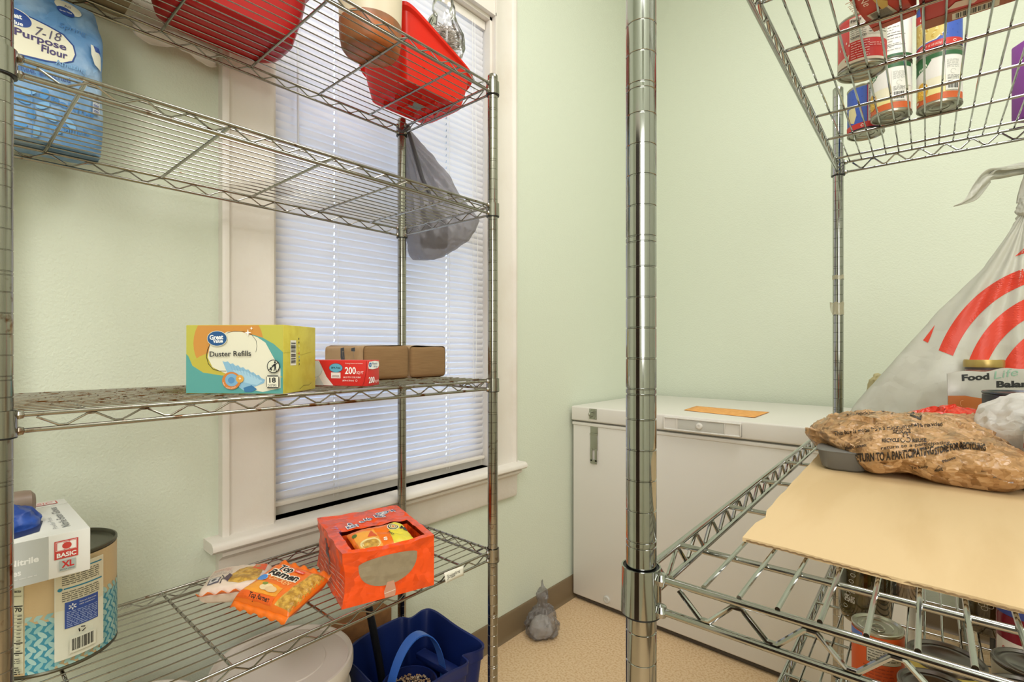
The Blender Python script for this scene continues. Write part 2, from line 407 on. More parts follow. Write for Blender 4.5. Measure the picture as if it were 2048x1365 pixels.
struct('apron', run_y(ap_, OZ0-.026, OY0-CW-.006, OY1+CW+.006), WHITE, win)
for z0, z1, x in ((OZ0, 1.56, -1.415), (1.53, OZ1-.012, -1.438)):
    a0, a1 = OY0+.012, OY1-.012
    sa = struct('sash', joinm([boxm(x-.016, x+.016, a0, a0+.045, z0, z1), boxm(x-.016, x+.016, a1-.045, a1, z0, z1), boxm(x-.016, x+.016, a0, a1, z0, z0+.05), boxm(x-.016, x+.016, a0, a1, z1-.04, z1)]), WHITE, win, smooth=False)
    struct('pane', boxm(x-.002, x+.002, a0+.04, a1-.04, z0+.045, z1-.035), glassy('window_glass', '#f4f8fa', .05), sa, smooth=False)
struct('blind_stop', boxm(-1.402, -1.368, OY0+.012, OY1-.012, OZ0, OZ0+.023), WHITE, win, smooth=False)
# ---- mini blind
BL0, BL1, BX = OY0+.016, OY1-.018, -1.362
SLAT = mat('blind_vinyl', '#f2f0f2', .42, transl=.34)
bl = thing('window_blind', 'white closed mini blind with thin slats hanging inside the tall window', 'blind', (BX, (BL0+BL1)/2, OZ0+.01))
mk('head_rail', *joinm([boxm(BX-.014, BX+.014, BL0-.002, BL1+.002, OZ1-.045, OZ1-.014)]), WHITE, bl, smooth=False)
cords = (.756, 1.186)
def slat_mesh():
    cs = []; w_ = .0255
    for i in range(7):
        t = -1+2*i/6; cs.append((t*w_/2, .0032*(1-t*t)))
    tilt = math.radians(70); ys = [BL0]
    for c in cords: ys += [c-.0022, c+.0022]
    ys.append(BL1); V = []; F = []
    for y in ys:
        for sgn in (0, -.00035):
            for a, b in cs:
                b += sgn; V.append((a*math.cos(tilt)+b*math.sin(tilt), y, a*math.sin(tilt)-b*math.cos(tilt)))
    for j in range(len(ys)-1):
        hole = j % 2 == 1
        for i in range(6):
            if hole and i in (2, 3): continue
            a = j*14+i; b = (j+1)*14+i; F.append((a, a+1, b+1, b)); F.append((a+7, b+7, b+8, a+8))
    for j in (0, len(ys)-1):
        for i in range(6): a = j*14+i; F.append((a, a+7, a+8, a+1))
    me = bpy.data.meshes.new('slat'); me.from_pydata(V, [], F); me.materials.append(SLAT); me.update()
    me.polygons.foreach_set('use_smooth', [True]*len(me.polygons)); me.set_sharp_from_angle(angle=.6); return me
sm = slat_mesh(); z = OZ1-.062; zs = []
while z > OZ0+.046: zs.append(z); z -= .0221
for z in zs: link('slat', sm, bl, (BX, 0, z))
mk('bottom_rail', *xf(bevbox(.026, BL1-BL0, .012, .003), (BX+.002, (BL0+BL1)/2, OZ0+.028)), WHITE, bl)
for c in cords:
    mk('ladder_cord', *joinm([tubem([(BX+dx, c+dy, OZ1-.04), (BX+dx, c+dy, OZ0+.02)], .0006, 5) for dx in (-.013, .013) for dy in (-.007, .007)]), flat('#f2f0ea'), bl)['kind'] = 'stuff'
mk('pull_cord', *joinm([tubem([(BX+.02, BL1-.07+d, OZ1-.04), (BX+.021, BL1-.068+d*2, 1.5), (BX+.02, BL1-.066+d, .95)], .0008, 5) for d in (0, .012)]), flat('#f2f0ea'), bl)['kind'] = 'stuff'
mk('tilt_wand', *tubem([(BX+.022, BL0+.06, OZ1-.04), (BX+.023, BL0+.062, 1.62)], .003, 8), flat('#dcdde6'), bl)
# ================================================================== wire shelving
def post_mesh(H, m):
    pr = [(.0125, 0)]; k = 1; r = .0127; z = .0254
    while z < H-.01:
        for zz in ((z, z-.0048) if k % 5 == 3 else (z,))[::-1]:
            pr += [(r, zz-.0008), (r-.0007, zz-.0003), (r-.0007, zz+.0003), (r, zz+.0008)]
        k += 1; z = k*.0254
    pr += [(r, H-.003), (r-.002, H), (.0, H+.0008)]
    v, f = lathem(pr, 40); me = bpy.data.meshes.new('post'); me.from_pydata([tuple(a) for a in v], [], f); me.materials.append(m); me.update()
    me.polygons.foreach_set('use_smooth', [True]*len(me.polygons)); me.set_sharp_from_angle(angle=math.radians(35)); return me
def shmesh(name, vf, m, angle=40):
    me = bpy.data.meshes.new(name); me.from_pydata([tuple(a) for a in vf[0]], [], vf[1]); me.materials.append(m); me.update()
    me.polygons.foreach_set('use_smooth', [True]*len(me.polygons)); me.set_sharp_from_angle(angle=math.radians(angle)); return me
def wire_unit(label, group, O, ang, sx, L_, W_, levels, H, gap, per, rr, wr, bars, mats, colh, wires_n, tips=True):
    O = Vector(O); ex = Vector((math.cos(ang), math.sin(ang), 0)); ey = Vector((-ex.y, ex.x, 0))*sx
    PT = lambda a, b, z: O+ex*a+ey*b+Vector((0, 0, z))
    root = thing('wire_shelving_unit', label, 'shelving unit', O+ex*L_/2+ey*W_/2, group)
    pm = post_mesh(H, mats[0]); fm = shmesh('foot', lathem([(0, 0), (.018, 0), (.018, .006), (.006, .009), (.006, .03), (0, .03)], 24), CHROME)
    colm = shmesh('collar', lathem([(.0150, colh-.002), (.0150, colh), (.0162, colh), (.0165, colh*.5), (.0169, 0), (.0155, 0), (.0150, colh-.004)], 40), mats[0])
    slm = shmesh('sleeve', lathem([(.0128, colh-.0015), (.0151, colh-.0015), (.0151, .001), (.0160, .0005), (.0162, -.0018), (.0128, -.0018)], 32), BLACKP)
    for a in (0, L_):
        for b in (0, W_):
            p = link('post', pm, root, PT(a, b, 0)+Vector((0, 0, .012))); link('levelling_foot', fm, p, PT(a, b, 0))
    for li, zt in enumerate(levels):
        m = mats[1][li] if isinstance(mats[1], list) else mats[1]
        zw = zt-wr; zb = zw-wr-rr*.8; zr = zb+rr*.2; c = .014
        fr = []
        for (a0, b0, a1, b1) in ((c, 0, L_-c, 0), (c, W_, L_-c, W_), (0, c, 0, W_-c), (L_, c, L_, W_-c)):
            for z in (zr, zr-gap): fr.append(tubem([PT(a0, b0, z), PT(a1, b1, z)], rr, 12))
        sh = mk('shelf', *joinm(fr), m, root)
        for (a0, b0, a1, b1) in ((c, 0, L_-c, 0), (c, W_, L_-c, W_), (0, c, 0, W_-c), (L_, c, L_, W_-c)):
            A_ = PT(a0, b0, 0); B_ = PT(a1, b1, 0); D = (B_-A_); LL = D.length; n = max(2, round((LL-.02)/(per/2))); pts = []
            st = LL/(n+1) if False else (LL-.03)/n
            for i in range(n+1):
                s_ = .015+i*st; top = i % 2 == 0
                z = zr-rr*.9-wr if top else zr-gap+rr*.9+wr
                q = A_+D*(s_/LL); dd = D.normalized()*per*.07
                if i > 0: pts.append(q-dd+Vector((0, 0, z)))
                if i < n: pts.append(q+dd+Vector((0, 0, z)))
            mk('truss_wire', *tubem(pts, wr*1.15, 8), m, sh)
        for bpos in bars: mk('cross_bar', *tubem([PT(bpos, 0, zb), PT(bpos, W_, zb)], rr*.92, 12), m, sh)
        wm = None
        for k in range(wires_n):
            b = W_*(k+1)/(wires_n+1)
            if wm is None:
                v = tubem([Vector((0, 0, 0)), ex*(L_)], wr, 8); wm = shmesh('wire', v, m)
            link('wire', wm, sh, PT(0, b, zw))
        for a in (0, L_):
            for b in (0, W_):
                zc = zr-gap-.0055
                link('collar', colm, sh, PT(a, b, zc)); link('sleeve', slm, sh, PT(a, b, zc))
        wl = []
        for (a, b, da, db) in ((0, 0, 1, 0), (0, 0, 0, 1), (L_, 0, -1, 0), (L_, 0, 0, 1), (0, W_, 1, 0), (0, W_, 0, -1), (L_, W_, -1, 0), (L_, W_, 0, -1)):
            for z in (zr, zr-gap):
                sp = [(0, -.0045), (.0032, -.0035), (.0047, 0), (.0032, .0035), (0, .0045)]
                wl.append(lathem([(a_*rr/.0024, z_*rr/.0024) for a_, z_ in sp], 10, PT(a+da*.0175, b+db*.0175, z)))
        mk('weld', *joinm(wl), m, sh)['kind'] = 'stuff'
    return root, PT
ZL = [.632, 1.060, 1.500, 1.806]
ULroot, UL = wire_unit('wide chrome wire shelving unit with rust spots standing in front of the window', None, (-.868, .046, 0), pi/2+math.radians(.65), 1, .874, .373, ZL, 1.815, .0200, .060, .0030, .0013,
    [.082, .262, .441, .61, .762], (CHROME2, [CHROME2, RUSTY, CHROME2, CHROME2]), .032, 14)
angR = math.atan2(1.607-.392, -.242+.2006)
ZR = [.25, .597, .953, 1.643]
URroot, UR = wire_unit('tall chrome wire shelving unit with shiny ringed post nearest to the lens', None, (-.2006, .392, 0), angR, -1, 1.2157, .417, ZR, 1.83, .0262, .0505, .0031, .0018,
    [.082+.1545*k for k in range(8)], (CHROME, CHROME), .0385, 15)
# ================================================================== things on the left unit
def boxat(corner, rz, w_, d, h, r=.0015, cuts=0, seg=2):
    """rounded box whose front left bottom corner stands at corner; local x runs along its front"""
    x = Vector((math.cos(rz), math.sin(rz), 0)); y = Vector((-x.y, x.x, 0)); c = Vector(corner)
    vf = xf(bevbox(w_, d, h, r, seg, cuts), c+x*w_/2+y*d/2, rz); base = c+x*w_/2+y*d/2; up = Vector((0, 0, 1))
    F = dict(front=(c, x, up), right=(c+x*w_, y, up), left=(c+y*d, -y, up), top=(c+up*h, x, y), bottom=(c+y*d, x, -y))
    return vf, base, F
def face(F, k, bound=None): return Lab(*F[k], bound)
# ---- duster refill carton
cn = ld(-.6468*.868, .868, ZL[1])
w_, d_, h_ = .174, .118, .118
vf, base, F = boxat(cn, ANG-math.radians(4), w_, d_, h_, .0012)
t = thing('duster_carton', 'yellow and teal carton of duster refills on the rusty shelf', 'carton', base)
mk('carton', *vf, mat('yellow_card', '#cdc04a', .45, c2='#c2b23c', cscale=30), t)
L = face(F, 'front', (.0008, w_-.0008, .0008, h_-.0008)); U = lambda x, y: ((x-70)/720*w_, (605-y)/505*h_)
def Z(pts): return [U(*p) for p in pts]
L.poly(Z([(60, 620), (60, 80), (810, 80), (810, 620)]), '#bfbb52')
L.ell(*U(385, 235), .0625, .062, '#cf9146')
L.ell(*U(330, 560), .074, .062, '#c3b549')
L.poly(Z([(60, 300), (90, 330), (120, 400), (200, 450), (330, 470), (450, 480), (600, 500), (810, 480), (810, 640), (60, 640)]), '#5ba3a0')
L.poly(Z([(560, 170), (640, 195), (720, 240), (810, 320), (810, 500), (700, 420)]), '#5ba3a0')
L.poly(Z([(250, 250), (300, 190), (380, 150), (480, 150), (600, 190), (660, 230), (720, 340), (770, 420), (770, 560), (640, 590), (500, 560), (420, 480), (330, 440), (270, 410), (235, 340)]), '#e6e3cf')
for a, b in (((225, 340), (245, 400)),):
    pass
L.line(Z([(375, 160), (430, 147), (500, 150), (560, 172), (592, 215), (598, 255), (590, 300)]), .0007, '#2b2b2b')
L.line(Z([(252, 245), (232, 285), (226, 335), (240, 385), (275, 425), (325, 438), (372, 438)]), .0010, '#2b2b2b')
dp = [(345, 365)]
for i in range(15): dp += [(365+i*19, 372+i*7-(i % 2)*12+(i > 8)*(i-8)*3)]
dp += [(658, 500), (650, 525), (560, 560), (500, 580), (420, 520), (380, 450)]
L.poly(Z(dp), '#8fbcd8'); L.poly(Z([(420, 430), (520, 440), (640, 510), (600, 540), (500, 520)]), '#a9cfe4'); L.poly(Z([(500, 560), (560, 540), (600, 570), (560, 590), (510, 592)]), '#3f78a8')
for i in range(10): L.line(Z([(400+i*24, 385+i*9), (420+i*22, 430+i*8)]), .0004, '#6ea3c6')
L.ell(*U(415, 508), .0165, .0150, '#d4823c'); L.ell(*U(418, 503), .0118, .0108, '#7fb0d4'); L.ell(*U(415, 505), .006, .0055, '#5e93c4')
L.ell(*U(478, 494), .0070, .0066, '#e0a64c'); L.text('+', U(470, 504), U(488, 504), '#fff6e0', bold=.03)
L.text('TRAP', U(352, 520), U(362, 545), '#fff0d8', h=.002); L.text('LOCK & DUST', U(378, 562), U(452, 556), '#fff0d8', h=.0024, arc=-.0018)
L.ell(*U(312, 200), .0180, .0132, '#e8ead8'); L.ell(*U(312, 200), .0172, .0124, '#25568e')
L.text('Great', U(258, 208), U(358, 204), '#ffffff', h=.0080, bold=.03); L.text('Value', U(282, 232), U(356, 228), '#ffffff', h=.0062, bold=.03)
L.text('Duster Refills', U(258, 332), U(562, 326), '#2a2a30', h=.0092, bold=.012)
for cx, cy, r in ((540, 158, 26), (566, 126, 13)):
    L.poly(Z([(cx-r, cy), (cx-r*.2, cy-r*.2), (cx, cy-r), (cx+r*.2, cy-r*.2), (cx+r, cy), (cx+r*.2, cy+r*.2), (cx, cy+r), (cx-r*.2, cy+r*.2)]), '#ffffff')
L.ell(*U(726, 402), .0113, .0113, '#20242a'); L.ell(*U(726, 402), .0099, .0099, '#dfe0cc')
L.ell(*U(738, 372), .0018, .0018, '#20242a'); L.line(Z([(738, 382), (740, 415)]), .0030, '#20242a'); L.line(Z([(738, 415), (730, 438)]), .0014, '#20242a'); L.line(Z([(741, 415), (750, 438)]), .0014, '#20242a'); L.line(Z([(735, 386), (716, 402)]), .0012, '#20242a'); L.line(Z([(706, 410), (714, 432)]), .0024, '#20242a'); L.line(Z([(762, 372), (690, 432)]), .0013, '#20242a')
x0, y0 = U(676, 560); x1, y1 = U(770, 468); L.rect(x0+.002, y0, x1-.002, y1, '#20242a'); L.rect(x0, y0+.002, x1, y1-.002, '#20242a'); L.rect(x0+.0012, y0+.0018, x1-.0012, y1-.0018, '#e8e6d4')
L.text('18', U(700, 520), U(748, 518), '#20242a', bold=.03, h=.0085); L.text('DUSTERS', U(690, 550), U(752, 548), '#20242a', h=.0046)
L.build(t)
L = face(F, 'right'); L.bars(.022, .048, .042, .092, vert=True, n=16); L.build(t, 'barcode'); L = face(F, 'right')
for i, c in enumerate(('#222222', '#222222', '#dfd9a0', '#f0d858', '#d8482c', '#5a9ac8', '#1c4a6a', '#222222')): L.ell(.052, .095-i*.0065, .0014, .0020, c, n=14)
L.build(t, 'colour_dots'); L = face(F, 'right')
L.line([(0, .070), (.03, .072), (.062, .066), (.1, .071)], .0005, '#a89c38'); L.line([(.055, .004), (.07, .010), (.09, .009), (.1, .013)], .0008, '#6f6620')
L.build(t, 'fold_lines')
L = face(F, 'top'); L.line([(0, .052), (w_, .053)], .0007, '#9a8f38'); L.build(t, 'flap_seam')
# ---- plastic wrap carton
cn = ld((735-1024)/FPX*1.035, 1.035, ZL[1]); rz = ANG-math.radians(13); ex = Vector((math.cos(rz), math.sin(rz), 0)); c0 = cn-ex*.300
vf, base, F = boxat(c0, rz, .300, .050, .053, .0012)
t = thing('plastic_wrap_carton', 'long red carton of plastic wrap lying behind the duster carton', 'carton', base)
mk('carton', *vf, mat('red_card', '#d02a26', .38), t)
L = face(F, 'front', (0, .2998, .0004, .0528))
L.poly([(.165, 0), (.165, .052), (.188, .052), (.206, .018), (.222, 0)], '#e9dedb'); L.poly([(.175, 0), (.186, .022), (.200, 0)], '#c9ccd2'); L.ell(.176, .034, .020, .018, '#d8dcde'); L.ring(.176, .034, .020, .018, .0005, '#8a9098')
L.ell(.228, .037, .0158, .0096, '#16506a'); L.ell(.228, .037, .0150, .0088, '#63aecb'); L.text('BPA Free', (.2175, .0355), (.2385, .0355), '#123', bold=.02)
L.rect(.217, .0155, .239, .0275, '#f0e4e0'); L.rect(.220, .0190, .236, .0215, '#b8a8a4'); L.text('Made in America', (.219, .0172), (.237, .0172), '#7a2320')
L.text('Cutting feature on bottom', (.250, .0455), (.290, .0455), '#fbe9e4', h=.0026); L.text('200', (.2495, .025), (.2745, .025), '#ffffff', bold=.02, h=.0145); L.text('SQ FT', (.276, .025), (.292, .025), '#ffffff', h=.006)
L.text('(66 2/3 YD X 12 IN) 18.58m²', (.246, .0165), (.286, .0165), '#ffffff', h=.0034); L.text('(60.9m X 30.4cm)', (.244, .0095), (.270, .0095), '#ffffff', h=.0034)
L.ring(.276, .0112, .0022, .0022, .0004, '#ffffff'); L.line([(.290, .001), (.2935, .010), (.2985, .033), (.299, .052)], .0007, '#7a1512')
L.build(t)
L = face(F, 'right'); L.line([(0, .033), (.05, .034)], .0006, '#9a1a18')
L.poly([(.004, .036), (.002, .042), (.006, .050), (.030, .0515), (.046, .050), (.0485, .042), (.043, .036), (.02, .034)], '#eef0ee'); L.ell(.0105, .0435, .0060, .0046, '#2c6fae'); L.text('Great', (.006, .0437), (.0150, .0437), '#fff', h=.002); L.text('Value', (.0065, .0413), (.0145, .0413), '#fff', h=.002)
L.text('Plastic', (.018, .0440), (.040, .0440), '#3a5f86', h=.0046); L.text('Wrap', (.023, .0378), (.040, .0378), '#3a5f86', h=.0044)
L.text('200', (.003, .006), (.027, .006), '#ffffff', bold=.02, h=.013); L.text('SQ FT', (.029, .006), (.046, .006), '#ffffff', h=.005)
L.build(t, 'printed_end')
# ---- folded paper towel bundles
def bundle(y0, y1, label, s, hh=.086):
    t = thing('paper_towel_bundle', label, 'paper towels', (-1.16, (y0+y1)/2, ZL[1]), 'brown paper towel bundles')
    vf = bevbox(y1-y0, .19, hh, .010, 3, 2)
    vf = ([Vector((v.x, v.y, v.z+.0025*noise.noise(Vector((v.x*22+s, v.y*12, v.z*9))) if v.z > .01 else v.z)) for v in vf[0]], vf[1])
    mk('towel_stack', *xf(([v*.975 if False else Vector((v.x*.97, v.y, .001+v.z*.975)) for v in vf[0]], vf[1]), (-1.16, (y0+y1)/2, ZL[1]), pi/2), mat('brown_towel', '#8a6b47', .9, c2='#81623f', cscale=60, stretch=(1, .3, 14), bump=.2, bscale=90), t)
    ring = []                                   # the wrap runs round four sides, the folded ends stay open
    n = 28; V = []; Fq = []
    for k, yy in enumerate((-.088, -.03, .03, .093)):
        for i in range(n):
            q = 2*pi*(i+.5)/n; c_, s_ = math.cos(q), math.sin(q); e = 2/9
            x = math.copysign(abs(c_)**e, c_)*((y1-y0)/2+.0006); zz = hh/2+math.copysign(abs(s_)**e, s_)*(hh/2+.0006)
            zz += .002*math.sin(x*60+s)*(zz > hh*.6); V.append(Vector((x, yy, max(0, zz))))
    for k in range(3):
        for i in range(n): Fq.append((k*n+i, k*n+(i+1) % n, (k+1)*n+(i+1) % n, (k+1)*n+i))
    mk('paper_wrap', *xf((V, Fq), (-1.16, (y0+y1)/2, ZL[1]), pi/2), mat('kraft_wrap', '#b99a74', .6, c2='#ad8d66', cscale=20), t)
    return t
tb = bundle(.672, .806, 'brown paper towel bundle in kraft wrap behind the red wrap carton', 1)
L = Lab((-1.07, .672, ZL[1]), (-1, 0, 0), (0, 0, 1))
L.n = Vector((0, -1, 0))
for a, b in ((.035, .055), (.085, .105)):
    L.poly([(a, .050), (b-.004, .046), (b, .055), (b, .078), (a+.004, .080)], '#39404a'); L.text('7', (a+.005, .052), (a+.013, .052), '#8a8070', h=.02)
L.build(tb, 'printed_wrap')
bundle(.809, .931, 'brown paper towel bundle at the right end of the rusty shelf', 4, .083)
# ---- rust flakes lying on the third shelf
V = []; Fq = []
for i in range(230):
    y = random.betavariate(1.6, 2.4)*.36+.09; x = -.900-random.random()*.31; a = random.random()*6; r = random.uniform(.0007, .0022)*(1.6 if random.random() < .12 else 1)
    n0 = len(V); z0 = ZL[1]-.0006
    for k in range(5): V.append((x+r*math.cos(a+k*1.26)*.8, y+r*math.sin(a+k*1.26), z0+.0004+(k % 2)*.0008))
    V.append((x, y, z0+.002)); Fq += [(n0+k, n0+(k+1) % 5, n0+5) for k in range(5)]; Fq.append(tuple(n0+k for k in (4, 3, 2, 1, 0)))
tag(mk('rust_flakes', V, Fq, mat('rust', '#5c4632', .9, c2='#8a7a64', cscale=90), smooth=False), 'brown rust and paint flakes scattered on the third wire shelf', 'debris', kind='stuff')
# ---- flour bag on the second shelf
fb = Vector((-1.247, .103, ZL[2])); hB = .275
rg = []
for i in range(40):
    z = hB*i/39; tt = z/hB
    ax = .101*(1-.10*max(0, (tt-.75)/.25)**2)*(.965+.035*min(1, z/.02)); ay = .054*(1+.12*math.sin(pi*min(1, tt*1.05)))*(1-.55*max(0, (tt-.72)/.28)**1.3)*(.9+.1*min(1, z/.015))
    rg.append((z, ax, ay, 4.5))
def fdisp(p, q, z):
    d = (crk(p, 3, 14)*.0045+noise.noise(p*30)*.0012)*min(1, z/.02+.15); n = Vector((p.x*.4, p.y*2, 0)).normalized(); return p+n*d
flour = loftm(rg, 120, fdisp, loc=fb, rz=pi/2)
t = thing('flour_bag', 'tall blue paper bag of all-purpose flour behind the near left post', 'flour bag', fb)
mk('paper_bag', *flour, mat('blue_paper', '#9db9d4', .5, c2='#5f8dbd', cscale=13, cfac=(.38, .6), crumple=.25, cscl=22), t)
tr = bvh(flour)
class FL(Lab):
    def __init__(s): Lab.__init__(s, (-1.19, 0, 0), (0, 1, 0), (0, 0, 1)); s.O = Vector((-1.19, 0, 0))
L = FL()
pz = lambda *a: [L.px(*p) for p in a]
L.poly(pz((-60, 190), (30, 160), (30, 300), (-60, 290)), '#6ea0d2')
L.poly(pz((-60, 10), (20, 20), (60, 32), (96, 50), (128, 68), (148, 92), (152, 112), (146, 126), (125, 130), (90, 124), (40, 112), (-60, 90)), '#1e3f86')
L.poly(pz((-60, 14), (20, 24), (58, 34), (94, 52), (126, 70), (145, 93), (149, 111), (143, 124), (124, 127), (90, 121), (40, 109), (-60, 88)), '#e6e2cc')
L.ell(*L.px(32, 34), .021, .016, '#e6e2cc', rot=-.3); L.ell(*L.px(32, 34), .0195, .0145, '#2a4a94', rot=-.3)
L.text('Great', L.px(8, 30), L.px(44, 40), '#fff', h=.009, bold=.03); L.text('Value', L.px(12, 44), L.px(46, 54), '#fff', h=.007, bold=.02)
L.text('All-Purpose', L.px(-24, 52), L.px(132, 103), '#463a6c', h=.0125, bold=.025); L.text('Flour', L.px(82, 103), L.px(134, 121), '#463a6c', h=.0125, bold=.025)
L.text('7-18', L.px(68, 70), L.px(120, 84), '#55506a', h=.016, shear=.3)
L.ell(*L.px(140, 6), .019, .014, '#e6e2cc', rot=-.3); L.ell(*L.px(134, 16), .0125, .0085, '#2a4a94', rot=-.3); L.text('Great Value', L.px(122, 14), L.px(147, 22), '#fff', h=.0035)
L.text('All', L.px(132, 4), L.px(146, 8), '#463a6c', h=.006)
L.text('Spring', L.px(118, 52), L.px(172, 70), '#4f84c0', h=.010, shear=.2)
L.text('Bleached, Bleached', L.px(0, 130), L.px(140, 168), '#37508e', h=.0085, bold=.01); L.text('Enriched, Pre-Sifted', L.px(0, 146), L.px(130, 178), '#37508e', h=.0065)
L.text('Baking', L.px(100, 206), L.px(188, 238), '#3a78b6', h=.013, bold=.02); L.text('Amazing', L.px(110, 130), L.px(172, 148), '#7aa7d0', h=.009, bold=.01)
L.text('Simple', L.px(125, 262), L.px(180, 272), '#3f7dbb', h=.010, bold=.02)
for i, (x, y) in enumerate(((45, 200), (85, 212), (62, 228), (100, 235), (40, 250), (72, 262), (110, 258), (56, 184), (88, 190), (140, 250))):
    L.ell(*L.px(x, y), .010, .0055, ('#4f8cc6', '#78abd8')[i % 2], rot=-.4+i)
L.line(pz((62, 180), (66, 232), (64, 275)), .0012, '#4f84be')
L.poly(pz((182, 88), (192, 92), (203, 112), (204, 140), (190, 128), (183, 108)), '#dcdccc'); L.poly(pz((187, 90), (199, 95), (203, 106), (192, 103)), '#2a4a94')
L.bars(L.px(186, 150)[0], L.px(0, 175)[1], L.px(201, 150)[0], L.px(0, 134)[1], c='#5a6a9a', bgc='#d8dce0', vert=True, n=14)
L.poly(pz((30, 278), (120, 296), (120, 312), (30, 300)), '#d8d8d0')
for i in range(8): L.poly(pz((58+i*7, 284+i*1.3), (61+i*7, 285+i*1.3), (61+i*7, 302), (58+i*7, 301)), '#6a6258')
L.build(t, 'printed_front', raymap(tr, (0, 0, 0), (0, 1, 0), (0, 0, 1), (-1, 0, 0)), maxlen=.006, lift=.0004)
# ---- top shelf
zt = ZL[3]
def tub(name, label, cat, rings, m, loc, rz, th=.0022, part='tub', n=72, group=None, disp=None):
    """open vessel with wall thickness: rings go up the outside, over the rim and down the inside"""
    inner = [(g[0] if i else g[0]+th*1.3, g[1]-th, g[2]-th)+tuple(g[3:]) for i, g in enumerate(rings)][::-1]
    t = thing(name, label, cat, loc, group)
    mk(part, *loftm(rings+inner, n, disp, loc=loc, rz=rz), m, t); return t
RED = mat('red_plastic', '#d8261c', .32, transl=.25)
tt = tub('red_wash_tub', 'large red plastic tub with rounded corners on the top shelf', 'tub',
    [(0, .100, .058, 4), (.003, .110, .066, 4), (.012, .122, .077, 4.5), (.08, .140, .088, 5), (.135, .150, .096, 5), (.140, .160, .106, 5), (.146, .161, .107, 5), (.148, .159, .105, 5)], mat('deep_red_plastic', '#c01f22', .3, transl=.2), (-1.170, .405, zt), pi/2, .003)
cb = tub('cream_pail', 'cream plastic pail with an orange brown base on the top shelf', 'pail',
    [(0, .050, .050, 2), (.003, .058, .058, 2), (.010, .063, .063, 2), (.030, .067, .067, 2), (.05, .068, .068, 2), (.2, .072, .072, 2), (.26, .074, .074, 2), (.265, .077, .077, 2), (.268, .077, .077, 2)], mat('cream_plastic', '#d6c9b0', .4), (-1.0, .646, zt), 0, .003, 'pail_wall')
mk('tinted_base', *lathem([(0, -.0006), (.050, -.0006), (.0586, .0028), (.0638, .0096), (.0678, .030), (.0690, .062), (.0683, .0622)], 64, (-1.0, .646, zt)), mat('amber_base', '#b9652e', .4, c2='#8a5a38', cscale=9), cb)['label'] = 'orange brown tinted base'
# red sloping organiser bin with dividers and feet
cl = Vector((-1.124, .874, zt)); REDC = mat('bright_red_plastic', '#f03420', .28, transl=.4)
def rimz(x, y): return .172-.080*((x+.1)/.2)-.070*((y+.08)/.16)
def bdisp(p, q, z):
    k = rimz(p.x, p.y)/.15; return Vector((p.x, p.y, p.z*max(.3, k) if p.z > .012 else p.z))
rb = tub('red_organiser_bin', 'bright red slanted plastic bin with feet at the right end of the top shelf', 'bin',
    [(.008, .096, .080, 7), (.009, .101, .086, 7), (.08, .110, .094, 8), (.145, .118, .101, 8), (.146, .127, .109, 8), (.152, .128, .110, 8), (.153, .126, .108, 8)], REDC, cl, pi/2, .0028, 'bin_wall', disp=bdisp)
for fx in (-.066, -.022, .022, .066):
    for fy in (-.052, 0, .052): mk('foot', *xf(lathem([(0, 0), (.006, 0), (.007, .002), (.007, .0085), (0, .0085)], 12), cl+Vector((-fy, fx, 0))), REDC, rb)
for dx in (-.03, .03): mk('divider', *xf(bevbox(.0025, .140, .062, .0008), cl+Vector((0, dx, .010)), pi/2), REDC, rb)
for i in range(4): mk('floor_rib', *xf(bevbox(.006, .120, .004, .001), cl+Vector((0, -.055+i*.037, .0045)), pi/2), REDC, rb)
mk('price_sticker', *boxm(cl.x-.02, cl.x+.012, cl.y-.018, cl.y+.018, zt+.0038, zt+.0044), flat('#9aa0a0'), rb, smooth=False)['label'] = 'grey printed sticker under the bin'
# steel scourers in a clear bag standing in the bin
sc_ = Vector((-1.105, .962, zt+.172))
V = []; Fq = []
pts = []
for i in range(900):
    q = i*2.4; ph = i*.37; r = .026+.010*math.sin(i*1.7); pts.append(sc_+Vector((.8*r*math.cos(q)+.010*math.sin(i*.31), r*math.sin(q)*1.0+.008*math.cos(i*.17), .028*math.sin(ph)+.035+.02*math.sin(i*.05))))
scr = tag(mk('steel_scourers', *tubem(pts, .0008, 4), mat('scourer_steel', '#d9cfc8', .45, .7)), 'curly steel scourers bundled in a clear bag in the red bin', 'scourers', kind='stuff')
rg = []
for i in range(26):
    a = i/25; r = .050*math.sin(pi*min(.5, a*1.6+.12))*(1-.75*max(0, (a-.40)/.60)**.8); rg.append((a*.23, r*1.0, r*1.15, 2, .004*math.sin(a*7), .004*math.cos(a*5)))
cbag = loftm(rg, 56, lambda p, q, z: p+Vector((math.cos(q), math.sin(q), 0))*(crk(p, 2, 22)*.012), loc=Vector((-1.105, .962, zt+.150)))
tag(mk('clear_bag', *cbag, glassy('clear_film', '#fbfaf9', .07)), 'crinkled clear plastic bag rising out of the red bin', 'plastic bag')
